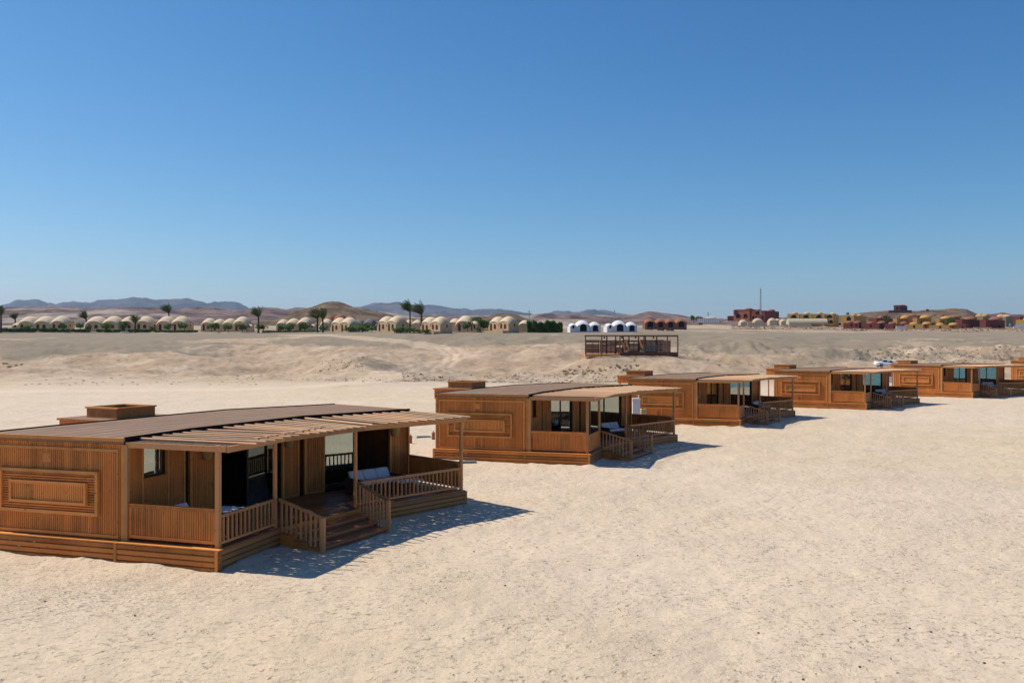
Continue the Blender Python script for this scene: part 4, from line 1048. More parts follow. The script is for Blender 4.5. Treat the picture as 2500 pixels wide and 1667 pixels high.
DG = 'domed houses along the edge of the plateau'
def domed_house(u0, u1, vb, D, a, sizes, label, wall='beige_wall', dome='beige_dome', depth=4.6, k=.72, hs=1.2, front='arches', terrace=False, name='domed_house', group=DG):
    """u0,u1: photo columns of the front; sizes: relative widths of the bays"""
    ar = R(a); base = at(u0, vb, D)
    px2m = D/FP; span = (u1-u0)*px2m
    view = math.atan2((u0+u1)/2-1250, FP)
    Ls = span/max(.3, math.cos(ar)+math.sin(ar)*math.tan(view)*-1)
    root = empty(name, base, ar, label=label, cat='house', group=group)
    tot = sum(sizes); x = 0
    for i, s in enumerate(sizes):
        wd = Ls*s/tot; sm = s < .7
        d = min(depth, wd*1.15) if not sm else wd*.95
        vt_ = sm and front == 'open'; y0 = -.0 if not sm or vt_ else .5; kk = k*(1 if not sm else (1.1 if vt_ else .75)); h0 = hs*(1 if not sm else (1.2 if vt_ else .75))
        if vt_: y0 = 0; d = depth*.9
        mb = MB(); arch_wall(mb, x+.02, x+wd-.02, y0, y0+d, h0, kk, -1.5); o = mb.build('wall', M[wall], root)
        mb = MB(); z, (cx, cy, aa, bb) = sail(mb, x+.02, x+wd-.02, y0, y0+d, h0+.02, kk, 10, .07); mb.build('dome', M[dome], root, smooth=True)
        if front == 'arches' and not sm:
            mb = MB(); arch_shape(mb, x+wd*.28, y0-.0, .0, wd*.17, 1.95, thick=.05); arch_shape(mb, x+wd*.66, y0, .55, wd*.2, 1.25, thick=.05); mb.build('door', M['door_brown'], o)
        elif front == 'open':
            mb = MB(); arch_shape(mb, x+wd/2, y0, .05 if not sm else .8, wd*(.5 if not sm else .3), h0*.5+wd*.42 if not sm else 1.0, thick=.05); mb.build('opening', M['dark_open'], o)
        elif sm:
            mb = MB(); arch_shape(mb, x+wd/2, y0, .9, wd*.28, .8, thick=.05); mb.build('opening', M['door_brown'], o)
        if i == len(sizes)-1 and front == 'arches':
            mb = MB(); arch_shape(mb, x+wd-.02, y0+d*.55, 1.1, .45, .8, dirx=(0, 1), thick=.05); mb.build('window', M['door_brown'], o)
        x += wd
    if terrace:
        mb = MB(); mb.box(-.2, -2.6, -1.2, Ls+.3, -.01, .03); mb.box(-.2, -2.6, .03, -.05, -.01, .55); mb.box(Ls*.75, -2.6, .03, Ls+.3, -2.45, .55); mb.build('terrace', M[wall], root)
    return root
domed_house(25, 157, 806, 285, -12, [.5, 1.05, 1.1, 1], 'leftmost sand coloured domed house, with three domes and a small one')
domed_house(207, 288, 806, 283, -12, [1, .95], 'sand coloured domed house with two domes, second from the left end')
domed_house(290, 366, 806, 282, -12, [1, 1], 'sand coloured domed house with two domes, third from the left behind a palm')
domed_house(381, 453, 806, 281, -12, [1, 1], 'sand coloured domed house with two domes, fourth from the left end')
domed_house(490, 612, 807, 280, -12, [1, .9, .95, 1.15, .45], 'sand coloured domed house with four domes and a small one at its right')
domed_house(674, 766, 807, 276, -14, [.8, .9, 1, .45], 'sand coloured domed house with three domes left of the pair of bushy palms')
domed_house(781, 806, 806, 286, -10, [1], 'single small cream dome just right of the pair of bushy palms')
domed_house(806, 852, 809, 262, -42, [1, 1], 'domed house with two arched doors, right of the small single dome', depth=4)
domed_house(862, 924, 806, 300, -15, [1, 1.1, .6], 'grey domed house half hidden by shrubs', 'grey_wall', 'grey_dome', front='none')
domed_house(790, 862, 803, 330, -8, [1, 1.2, 1], 'dark red domed house whose roof shows above the cream domes', 'brick_wall', 'brick_dome', front='none', hs=2.4)
domed_house(920, 966, 808, 240, -42, [1, 1], 'large cream house with two domes, left of the two tall palms', terrace=False)
domed_house(985, 1026, 806, 262, -15, [1, 1], 'cream domes right behind the trunks of the two tall palms', front='none')
domed_house(1026, 1074, 810, 232, -42, [1, 1], 'largest cream house with two domes and a terrace, right of the two tall palms', terrace=True)
domed_house(1072, 1118, 807, 250, -20, [.8, .9], 'cream annexe domes right behind the house with the terrace', front='none')
domed_house(1112, 1164, 808, 245, -20, [1.4, .7], 'cream dome with a small arched porch left of the round green tree')
domed_house(1192, 1241, 808, 236, -42, [1, 1], 'cream house with two domes and a terrace next to the long green hedge', terrace=True)
domed_house(1266, 1288, 807, 240, -20, [1], 'little cream dome at the left end of the long green hedge', front='none', hs=1.0)
domed_house(1392, 1467, 809, 238, 6, [.6, 1.25, 1], 'white domed house with dark arches next to the hedge', 'white_wall', 'white_wall', front='open', depth=5.2, k=.5, hs=.95)
domed_house(1482, 1556, 809, 238, 6, [.6, 1.25, 1], 'white domed house with dark arches, the right one of two', 'white_wall', 'white_wall', front='open', depth=5.2, k=.5, hs=.95)
domed_house(1575, 1677, 799, 330, 4, [1, .95, .95, 1.05], 'red brick domed house with four dark arches', 'brick_wall', 'brick_dome', front='open', depth=5.2, k=.5, hs=1.1)

# low kerb wall in front of the left row
mb = MB()
a = at(-60, 811, 268); b = at(880, 812, 268)
mb.beam((a.x, 268, a.z-.28), (b.x, 268, b.z-.28), .4, .66)
o = mb.build('kerb_wall', M['kerb']); tag(o, 'long low pale kerb wall along the foot of the left row of domes', 'wall')
BL = ['sandstone block on the kerb wall, leftmost of all', 'sandstone block on the kerb wall, second from the left edge', 'sandstone block below the middle dome of the leftmost domed house', 'sandstone block right beside the one below the middle dome', 'left block of the pair in the gap before the second domed house', 'right block of the pair in the gap before the second domed house', 'single sandstone block below the second domed house', 'sandstone block at the foot of the short palm', 'sandstone block below the fourth domed house', 'sandstone block in the gap after the fourth domed house', 'rightmost sandstone block, below the four domed house']
for i, u in enumerate((10, 20, 93, 101, 173, 180, 252, 325, 397, 468, 535)):
    p = at(u, 812, 267); mb = MB(); mb.box(-.4, -.3, -.6, .4, .3, .22); o = mb.build('stone_block', M['beige_wall'], bevel=.1); o.location = p
    tag(o, BL[i], 'block', 'stone blocks along the kerb wall')

# ---------------------------------------------------------------- colourful village on the right
VG = 'coloured houses of the village on the rise'
def block_house(u0, uc, u1, vt, vb, D, a, wall, domes, label, dome_m='red_dome', openings=(), side_open=(), parapet=.0, roofm=None, base_extra=2.):
    """front face from u0 to uc (lit, turned to the left), right end from uc to u1"""
    ar = R(a); p = at(uc, vb, D); k = D/FP
    vw = math.atan2(uc-1250, FP)
    # front runs towards the back-left from the near corner
    fx, fy = -math.cos(ar), -math.sin(ar)
    # solve L so that projection hits u0
    def solve(dx, dy, ut):
        tt = (ut-1250)/FP; den = dx-tt*dy; return (tt*p.y-p.x)/den if abs(den) > 1e-6 else 5
    L = abs(solve(fx, fy, u0)); ex, ey = math.sin(-ar), math.cos(ar)
    W_ = abs(solve(ex, ey, u1)) if u1 > uc+.5 else 7
    W_ = min(W_, 26); L = min(L, 60)
    hgt = (vb-vt)*k
    root = empty('village_house', p, ar, label=label, cat='house', group=VG)
    mb = MB(); mb.box(-L, 0, -base_extra, 0, W_, hgt)
    w_ = mb.build('wall', M[wall], root)
    if parapet:
        mb = MB(); mb.box(-L-.1, -.1, hgt-.25, .1, W_+.1, hgt+.12); mb.build('parapet', M[wall], w_)
    for dc, dw, dh in domes:       # position along the front, half width in px, rise in px
        ud = u0+(uc-u0)*dc; ww = dw*k; hh = dh*k
        cx = -L*(1-dc); cy = W_/2; n = 16; mb = MB(); vs = []; fs = []
        m = 5
        for i in range(m+1):
            th = math.pi/2*i/m
            for j in range(n): ph = 2*math.pi*j/n; vs.append((cx+ww*math.cos(th)*math.cos(ph), cy+ww*math.cos(th)*math.sin(ph)*min(1, .9*W_/2/ww+.2), hgt+.05+hh*math.sin(th)))
        for i in range(m):
            for j in range(n): fs.append((i*n+j, i*n+(j+1) % n, (i+1)*n+(j+1) % n, (i+1)*n+j))
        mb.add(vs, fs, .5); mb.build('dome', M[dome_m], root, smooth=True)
    if openings:
        for s, w0, z0, h0 in openings:   # along the front 0..1, metres
            mb = MB(); arch_shape(mb, -L*(1-s), 0, z0, w0, h0, thick=.05); mb.build('window', M['dark_open'], w_)
    for s, w0, z0, h0 in side_open:
        mb = MB(); arch_shape(mb, 0, W_*s, z0, w0, h0, dirx=(0, 1), thick=.05); mb.build('window', M['dark_open'], w_)
    return root
# large dark red mansion with the mast
block_house(1791, 1830, 1846, 758, 776, 600, -40, 'orange_wall', [], 'left wing of the big dark red mansion, with two wide openings', openings=[(.3, 3.4, 0, 3.0), (.75, 3.0, 0, 3.0)], parapet=1)
block_house(1793, 1846, 1850, 756, 760, 603, -12, 'red_wall', [(.7, 11, 5.5)], 'upper storey of the dark red mansion under a shallow pink dome', parapet=1)
block_house(1835, 1856, 1858, 758, 780, 592, -25, 'orange_wall', [(.8, 7, 4)], 'terracotta middle wing of the mansion, left of the mast', openings=[(.2, 1.2, 0, 2.6), (.55, 1.0, 0, 2.4), (.7, 3.0, 3.6, 1.8)])
block_house(1857, 1867, 1902, 758.5, 780, 588, -38, 'red_wall', [(.9, 9, 5)], 'right wing of the red mansion with a long dark side wall', openings=[(.5, 1.2, 0, 2.6)], side_open=[(.85, 1.4, .2, 1.8), (.85, 1.4, 3.2, 1.6)], parapet=1)
# yellow two storey terrace
for i, (u0, uc, dm) in enumerate(((1922, 1951, 'peach_dome'), (1952, 1981, 'cream_vault'), (1983, 2013, 'peach_dome'), (2015, 2034, 'cream_vault'))):
    L4 = ['leftmost house of the yellow two storey terrace, with a pink dome', 'second house of the yellow terrace, with a cream dome', 'third house of the yellow terrace, with a pink dome', 'right end house of the yellow terrace with a long shaded side wall']
    block_house(u0, uc, uc+2 if i < 3 else 2058, 766, 789, 560, -28, 'pale_yellow', [(.6, 7.5, 4.5)], L4[i], dm, openings=[(.55, 3.6, 3.4, 1.9), (.3, 1.3, 0, 1.9), (.75, 2.2, 0, 2.1)], parapet=0)
block_house(2053, 2085, 2128, 770, 788, 545, -38, 'yellow_wall', [(.45, 7, 4.5), (.95, 7, 4.5)], 'ochre house with two peach domes and a long shaded wall', 'peach_dome', openings=[(.6, 2.6, 1.4, 2.6)], side_open=[])
# red villa on the ridge
block_house(2182, 2197, 2226, 745, 760, 900, -40, 'red_wall', [(.9, 6, 2.5)], 'isolated dark red villa on top of the ridge with two low domes', openings=[(.6, 3, 2, 2.6)], side_open=[(.35, 2.6, 1, 3.4), (.7, 5, 1, 3.4)], parapet=1)
block_house(2170, 2226, 2237, 757, 763, 890, -20, 'red_wall', [], 'terrace wall of the isolated villa with corner pillars', openings=())
block_house(2261, 2268, 2270, 756, 764, 900, -20, 'orange_wall', [(.5, 4, 2.5)], 'tiny red domed kiosk right of the ridge villa')
# second row, red and ochre domes
row2 = [
 (2120, 2140, 2180, 776, 792, 520, 'red_wall', 'red_dome', [(.9, 16, 8)], 'dark red house with a wide dome behind the cypress'),
 (2180, 2190, 2224, 777, 790, 505, 'yellow_wall', 'yellow_dome', [(1.3, 12, 8)], 'ochre house with a high dome, first left in the second row'),
 (2228, 2239, 2274, 776, 790, 505, 'yellow_wall', 'yellow_dome', [(1.3, 14, 8)], 'ochre house with the highest dome, middle of the second row'),
 (2280, 2294, 2322, 778, 792, 505, 'yellow_wall', 'yellow_dome', [(1.1, 13, 7)], 'ochre house with a dome, right of the second row beside a dark tree'),
 (2302, 2312, 2345, 774, 788, 540, 'red_wall', 'red_dome', [(1.2, 17, 6)], 'red house with a wide low dome behind the ochre ones'),
 (2332, 2349, 2392, 779, 802, 490, 'red_wall', 'red_dome', [(.9, 15, 7.5)], 'red house with a dome and dark porch, left of the two largest red ones'),
 (2392, 2407, 2466, 780, 800, 488, 'red_wall', 'red_dome', [(1.0, 16, 8)], 'red house with a dome and a very long dark side wall'),
 (2386, 2400, 2420, 772, 780, 560, 'grass_roof', 'yellow_dome', [(-.2, 11, 6), (.7, 9, 7)], 'dusty roofed house with two ochre domes behind the red ones'),
 (2440, 2456, 2474, 773, 790, 560, 'grass_roof', 'peach_dome', [(-.3, 10, 7), (.6, 11, 6)], 'dusty roofed house with two peach domes near the right edge'),
 (2480, 2510, 2540, 780, 797, 500, 'yellow_wall', 'peach_dome', [(.6, 14, 8)], 'ochre pavilion with a peach dome cut by the right edge'),
 (2195, 2240, 2262, 770, 778, 620, 'red_wall', 'red_dome', [(.5, 9, 4)], 'dark red house far back with a low dome behind the ochre row'),
 (2262, 2300, 2312, 771, 776, 640, 'grass_roof', 'red_dome', [(.2, 8, 4), (.75, 8, 4)], 'farthest flat house with two small pink domes'),
 (2463, 2490, 2500, 772, 780, 660, 'red_wall', 'red_dome', [], 'distant flat roofed red house above the right edge pavilion'),
]
for u0, uc, u1, vt, vb, D, wl, dm, ds, lb in row2:
    block_house(u0, uc, u1, vt, vb+4, D, -50, wl, ds, lb, dm, side_open=[(.3, 1.8, .6, 2.2), (.7, 1.8, .6, 2.2)] if u1-uc > 20 else [])
row3 = [
 (2059, 2095, 2101, 788, 796, 480, 'red_wall', 'red_dome', [(.35, 9, 5)], 'low red walled chalet with one dome, leftmost in the front row'),
 (2083, 2096.5, 2103, 788, 797, 477, 'red_wall', 'red_dome', [(.6, 10, 5)], 'low red chalet second in the front row'),
 (2102, 2146, 2159.5, 789, 798, 472, 'red_wall', 'red_dome', [(.38, 10, 5), (1.0, 11, 6)], 'low red chalet with two domes and a dark porch, third in the front row'),
 (2161, 2203, 2212, 790, 800, 468, 'red_wall', 'red_dome', [(.3, 10, 5), (1.0, 10, 5.5)], 'low red chalet with two domes beside the ochre chalets'),
 (2205, 2254, 2267, 791, 800, 464, 'yellow_wall', 'yellow_dome', [(.4, 11, 5.5), (1.05, 12, 6)], 'low ochre chalet with two domes, the left one of two'),
 (2268, 2318, 2338, 793, 802, 460, 'yellow_wall', 'yellow_dome', [(.35, 11, 6), (1.0, 12, 6.5)], 'low ochre chalet with two domes, the right one of two'),
 (2341, 2358, 2365, 790, 803, 458, 'red_wall', 'red_dome', [], 'low dark red walled court in front of the big red houses'),
]
for i, (u0, uc, u1, vt, vb, D, wl, dm, ds, lb) in enumerate(row3):
    block_house(u0, uc, u1, vt, vb, D, -35, wl, ds, lb, dm, openings=[(.55, 1.0, 0, 1.4)], side_open=[(.4, 1.6, 0, 1.6)] if u1-uc > 8 else [])
# cream vaults below the mansion
for u0, u1, vt, vb, D, lb in ((1808, 1826, 777, 791, 500, 'leftmost cream vault below the red mansion'), (1842, 1864, 777.5, 788, 510, 'cream vault with two arches below the mast'),
        (1879, 1897, 777, 787, 515, 'first of three cream domes right below the mansion'), (1893, 1908, 777.5, 787, 518, 'second of three cream domes below the mansion'), (1907, 1922, 778, 788, 512, 'third of three cream domes, left of the yellow terrace')):
    domed_house(u0, u1, vb, D, 4, [1], lb, 'cream_vault', 'cream_vault', front='none', k=.5, hs=.15, name='vaulted_house', group='cream vaults in front of the mansion')
def long_vault():
    p = at(1925, 791, 495); k = 495/FP; L = (2018-1925)*k
    root = empty('long_vault', p, R(-6), label='very long cream barrel vault in front of the yellow terrace', cat='house')
    mb = MB(); n = 10; vs = []; r = 3.2
    for x in (0, L):
        for i in range(n+1): th = math.pi*i/n; vs.append((x, r-r*math.cos(th), 3.0*math.sin(th)))
    fs = [(i, i+1, n+2+i, n+1+i) for i in range(n)]+[tuple(range(n+1)), tuple(range(n+1, 2*n+2))]
    mb.add(vs, fs, .5); mb.build('vault', M['cream_vault'], root)
    mb = MB(); mb.box(0, -1.5, -2, L*.55, -.1, .9); mb.build('wall', M['cream_vault'], root)
long_vault()
def low_wall(u0, u1, vt, vb, D, mat, label, name='garden_wall'):
    a = at(u0, vb, D); b = at(u1, vb, D); h = (vb-vt)*D/FP
    mb = MB(); mb.box(0, 0, -1.5, b.x-a.x, .5, h); mb.box(-.1, -.1, h, b.x-a.x+.1, .6, h+.12); o = mb.build(name, M[mat]); o.location = a
    tag(o, label, 'wall')
low_wall(1825, 1873, 788, 792, 492, 'cream_vault', 'long cream garden wall below the mast')
low_wall(2378, 2421, 799, 804, 452, 'cream_vault', 'low white wall in front of the big red houses')
low_wall(2188, 2214, 796.5, 799, 452, 'white_wall', 'short bright white wall in front of the red chalets')
low_wall(2476, 2530, 792, 796, 470, 'white_wall', 'white parapet of the pavilion at the right edge')
p = at(2471, 802, 455); t = empty('water_tank', p, 0, label='dark grey tank on four legs at the right end of the village', cat='tank')
mb = MB(); mb.box(-1.3, -.8, 1.2, 1.1, .8, 2.5); mb.build('body', M['slab'], t, bevel=.15)
for a in (-1, .8):
    for b in (-.6, .6): mb = MB(); mb.box(a-.1, b-.1, -.6, a+.1, b+.1, 1.25); mb.build('leg', M['slab'], t)
# pool house left of the mansion and glass fence
block_house(1722, 1750, 1752, 776.5, 782, 560, -5, 'beige_wall', [(.5, 12, 2.5)], 'low pale vaulted house behind the glass fence', 'beige_dome')
block_house(1706, 1716, 1718, 776, 784, 560, -5, 'red_wall', [(.5, 6, 3)], 'small dark red domed hut left of the glass fence')
def fence():
    a = at(1702, 785.5, 470); b = at(1757, 785.5, 470); L = b.x-a.x
    root = empty('glass_fence', a, 0, label='pale glazed fence with regular posts beside the dark green trees', cat='fence')
    mb = MB(); mb.box(0, -.02, -.6, L, .02, 1.7); mb.build('panel', M['white_metal'], root)
    for i in range(13):
        mb = MB(); x = L*i/12; mb.box(x-.09, -.1, -.8, x+.09, .06, 1.85); mb.build('post', M['slab'], root)
fence()
block_house(1811-34, 1797, 1799, 771, 776, 640, -10, 'red_wall', [], 'low dark red wing at the far left of the mansion')
# rubble bits near the brick house
for u, v, lb in ((1583, 806, 'dark cart like heap left in front of the brick domes'), (1612, 805, 'small red brick heap in front of the brick domes'), (1636, 805, 'larger red brick heap in front of the brick domes')):
    p = at(u, v, 300); mb = MB()
    for i in range(40):
        r_ = random.random()**.6*1.3; th = random.random()*6.28; s_ = random.uniform(.12, .3); x_, y_, z_ = r_*math.cos(th), r_*math.sin(th), (1.3-r_)*.6*random.random()
        mb.box(x_-s_, y_-s_*.6, z_-.3, x_+s_, y_+s_*.6, z_+s_)
    o = mb.build('brick_heap', M['brick_wall']); o.location = p; tag(o, lb, 'heap')

# ---------------------------------------------------------------- masts
def mast(u, vt, vb, D, w_, label, arms=0):
    p = at(u, vb, D); h = (vb-vt)*D/FP
    root = empty('lattice_mast', p, R(20), label=label, cat='mast')
    mb = MB(); n = max(6, int(h/(w_*1.6))); r = w_*.075
    for s in range(4):
        a = math.pi/4+s*math.pi/2; c, d = math.cos(a), math.sin(a); b2 = a+math.pi/2; c2, d2 = math.cos(b2), math.sin(b2)
        wt = .45
        mb.cyl((c*w_/2, d*w_/2, -1), (c*w_/2*wt, d*w_/2*wt, h), r, r, 4, caps=False)
        for i in range(n):
            t0 = i/n; t1 = (i+1)/n; s0 = w_/2*(1-t0*(1-wt)); s1 = w_/2*(1-t1*(1-wt))
            p0, p1 = (c*s0, d*s0, h*t0), (c2*s1, d2*s1, h*t1)
            mb.cyl(p0 if i % 2 else (c2*s0, d2*s0, h*t0), p1 if i % 2 else (c*s1, d*s1, h*t1), r*.6, r*.6, 3, caps=False)
    mb.build('lattice', M['grey_metal'], root)
    for i in range(arms):
        mb = MB(); z = h*(.70+.12*i); mb.beam((-w_*1.6, 0, z), (w_*1.6, 0, z), w_*.15, w_*.15); mb.build('cross_arm', M['grey_metal'], root)
    mb = MB(); mb.cyl((0, 0, h), (0, 0, h*1.04), r, r*.5, 5); mb.build('antenna', M['grey_metal'], root)
mast(1857, 704, 765, 585, 1.1, 'tall thin lattice mast rising from the red mansion')
mast(1292, 757, 783, 1500, 2.2, 'distant pylon above the small rounded mound', 2)
mast(1500, 757, 781, 1500, 2.2, 'distant pylon above the right white domed house', 2)
mast(1729, 762, 779, 1400, 1.8, 'distant pylon left of the red mansion', 2)
mast(338, 744, 772, 1800, 2.4, 'distant pylon above the second gap of the left row of domes', 2)
for u in (2415, 2456):
    p = at(u, 785, 650); mb = MB(); mb.cyl((0, 0, -1), (0, 0, 5.6), .12, .08, 6); mb.beam((-.6, 0, 5.4), (.6, 0, 5.4), .15, .15); o = mb.build('street_lamp', M['slab']); o.location = p
    tag(o, 'thin street lamp in the village, '+('the left one of two' if u < 2430 else 'the right one of two'), 'street lamp', 'street lamps behind the village')

# ---------------------------------------------------------------- trees and shrubs
def leaf_cloud(mb, c, rx, ry, rz, n, size, flat=.0, rn=random, lumps=7):
    cs = [(c[0]+rn.uniform(-.55, .55)*rx, c[1]+rn.uniform(-.55, .55)*ry, c[2]+rn.uniform(-.5, .5)*rz, rn.uniform(.4, .65)) for _ in range(lumps)]
    for i in range(n):
        q = cs[rn.randrange(lumps)]
        while True:
            x, y, z = rn.gauss(0, 1), rn.gauss(0, 1), rn.gauss(0, 1); l = math.sqrt(x*x+y*y+z*z)
            if l > .1: break
        r = q[3]*rn.uniform(.75, 1.05); x, y, z = x/l*r, y/l*r, z/l*r
        p = Vector((q[0]+x*rx, q[1]+y*ry, max(c[2]-rz*.95, min(c[2]+rz*(1-flat), q[2]+z*rz))))
        a = Vector((rn.gauss(0, 1), rn.gauss(0, 1), rn.gauss(0, 1))).normalized(); b = a.orthogonal().normalized(); s = size*rn.uniform(.6, 1.3)
        mb.add([p-a*s-b*s*.5, p+a*s-b*s*.5, p+a*s+b*s*.5, p-a*s+b*s*.5], [(0, 1, 2, 3)], rn.random())
SHP = []
for j in range(3):
    root = empty('shrub', (0, 0, -50)); rn = random.Random(30+j)
    mb = MB(); mb.cyl((0, 0, -.5), (.03, 0, .8), .07, .05, 6); mb.build('stem', M['trunk'], root)
    mb = MB(); leaf_cloud(mb, (0, 0, 1.15), 1.1, 1.0, .85, 520, .13, .12, rn, 7); mb.build('crown', M['leaf'], root)
    SHP.append(root)
used = [False]*3
def shrub(u, vb, D, wpx, hpx, label, group='clipped shrubs in front of the domed houses', mat=None, j=None, name='shrub'):
    j = random.randrange(3) if j is None else j
    if not used[j]: o = SHP[j]; used[j] = True
    else: o = copy_tree(SHP[j])
    o.name = name
    o.location = at(u, vb, D); k = D/FP; o.scale = (wpx*k/1.85, wpx*k/1.85, hpx*k/1.75); o.rotation_euler = (0, 0, random.random()*6)
    return tag(o, label, 'shrub', group)
SH = [(196, 804, 20, 15), (217, 806, 13, 11), (260, 805, 22, 14), (304, 805, 26, 18), (371, 807, 14, 9), (410, 806, 19, 15), (450, 806, 27, 17), (516, 806, 25, 16), (557, 807, 23, 14), (592, 807, 24, 14), (643, 808, 30, 15),
      (685, 808, 20, 17), (707, 808, 22, 16), (744, 809, 22, 20), (788, 808, 24, 12), (67, 804, 18, 10), (155, 804, 15, 13), (832, 0, 0, 0)]
wh = ['in front of the second domed house', 'beside the door of the second domed house', 'between the arches of the second domed house', 'covering the left arch of the third domed house', 'in the gap after the third domed house', 'between the arches of the fourth domed house', 'at the right end of the fourth domed house',
      'before the first arch of the four domed house', 'before the third arch of the four domed house', 'before the last arch of the four domed house', 'spreading between the four domed house and its neighbour',
      'first of three before the house left of the bushy palms', 'second of three before the house left of the bushy palms', 'third of three before the house left of the bushy palms', 'at the foot of the pair of bushy palms', 'dark one before the leftmost domed house', 'round one at the right end of the leftmost domed house']
for i, (u, v, wp, hp) in enumerate(SH[:-1]): shrub(u, v, 266, wp, hp, 'clipped green shrub '+wh[i])
for i, (u, v, wp, hp, D) in enumerate([(856, 811, 26, 12, 255), (884, 811, 30, 14, 252), (908, 810, 26, 13, 250), (868, 806, 22, 12, 256), (895, 805, 26, 12, 256), (978, 811, 30, 11, 232), (1003, 812, 26, 12, 230), (963, 811, 18, 9, 234), (1040, 813, 20, 8, 226), (1022, 812, 16, 8, 228)]):
    w0 = ['at the left end of the oleander bank', 'in the middle of the oleander bank before the grey domes', 'at the right end of the oleander bank', 'back left in the oleander bank', 'back right in the oleander bank', 'before the right side of the large cream house', 'low down between the cream house and the terrace house', 'close to the arch of the large cream house', 'directly below the terrace of the largest cream house', 'left below the terrace of the largest cream house']
    shrub(u, v, D, wp, hp, 'loose dark green bush '+w0[i], 'loose bushes before the cream domes')
shrub(1173, 806, 246, 36, 27, 'large round green tree between two cream domed houses', 'round trees between the cream domes', name='round_tree')
shrub(1190, 806, 248, 20, 20, 'smaller green bush at the right of the large round tree', 'round trees between the cream domes')
shrub(1142, 804, 238, 25, 16, 'flat topped dark green tree before the cream dome with the porch', 'round trees between the cream domes', name='round_tree')
shrub(1171, 808, 235, 22, 8, 'low trimmed bush under the large round tree', 'round trees between the cream domes')
shrub(167, 798, 300, 20, 14, 'dull olive bush in the open gap after the leftmost domed house', 'bushes behind the domed houses')
for u, v, wp, hp, D, lb in ((1694, 785, 12, 14, 480, 'dark conical tree left of the glass fence'), (1705, 785, 12, 12, 482, 'second dark tree touching the glass fence'),
     (2160, 790, 13, 18, 490, 'dark tree between the red and ochre village houses'), (2320, 792, 18, 16, 480, 'bushy dark tree beside the ochre domed village house'), (2003, 790, 12, 9, 545, 'small dark palm like bush before the yellow terrace'), (2069, 770, 8, 7, 600, 'dark tree crown above the end of the yellow terrace')):
    shrub(u, v, D, wp, hp, lb, 'dark trees in the village', name='tree')
# low hedge along the kerb and the big hedge block
def hedge(u0, u1, vb, D, hpx, dep, label, n, size):
    a = at(u0, vb, D); b = at(u1, vb, D); L = b.x-a.x; h = hpx*D/FP
    root = empty('hedge', a, 0, label=label, cat='hedge'); mb = MB(); rn = random.Random(int(u0))
    for i in range(n):
        f = rn.random(); x = rn.random()*L; 
        if f < .55: y = rn.uniform(0, .3); z = rn.random()*h
        elif f < .9: y = rn.random()*dep; z = h*rn.uniform(.9, 1.05)
        else: y = rn.random()*dep; z = rn.random()*h; x = 0 if rn.random() < .5 else L
        z *= .86+.09*math.sin(x*1.3+u0)+.08*math.sin(x*3.7+1)+rn.uniform(-.06, .08)
        y += .35*math.sin(x*1.9)*min(1, dep/4)+.25*math.sin(x*4.3+z*2)*min(1, dep/4)
        tone_ = .5+.35*math.sin(x*2.3+z*1.7+u0)+rn.uniform(-.35, .35)
        p = Vector((x, y, z)); q = Vector((rn.gauss(0, 1), rn.gauss(0, 1), rn.gauss(0, 1))).normalized(); r = q.orthogonal().normalized(); s = size*rn.uniform(.6, 1.3)
        mb.add([p-q*s-r*s*.6, p+q*s-r*s*.6, p+q*s+r*s*.6, p-q*s+r*s*.6], [(0, 1, 2, 3)], min(1, max(0, tone_)))
    mb.build('foliage', M['leaf'], root)
    mb = MB(); mb.box(.2, .35, -.8, L-.2, dep-.2, h*.8); mb.build('inner_branches', M['trunk'], root)
hedge(1288, 1372, 812, 233, 27, 4.5, 'tall dense green hedge block left of the white domes', 9000, .22)
hedge(-30, 84, 808.5, 268.5, 7, 1.4, 'low clipped hedge before the leftmost domed house', 2600, .16)
hedge(94, 134, 808, 268.5, 7, 1.4, 'low clipped hedge right of the dark shrub at the left end', 1000, .16)
hedge(136, 216, 809, 268.5, 5, 1.4, 'low clipped hedge in the gap after the leftmost domed house', 1500, .16)
hedge(235, 290, 809, 268.5, 4.5, 1.4, 'low clipped hedge before the second domed house', 1200, .16)
hedge(312, 366, 809, 268.5, 5, 1.4, 'low clipped hedge before the third domed house', 1200, .16)
hedge(375, 480, 809.5, 268.5, 3, 1.2, 'thin low hedge before the fourth domed house', 1400, .14)
hedge(640, 780, 810.5, 268.5, 3.2, 1.2, 'thin low hedge before the house left of the bushy palms', 1600, .14)

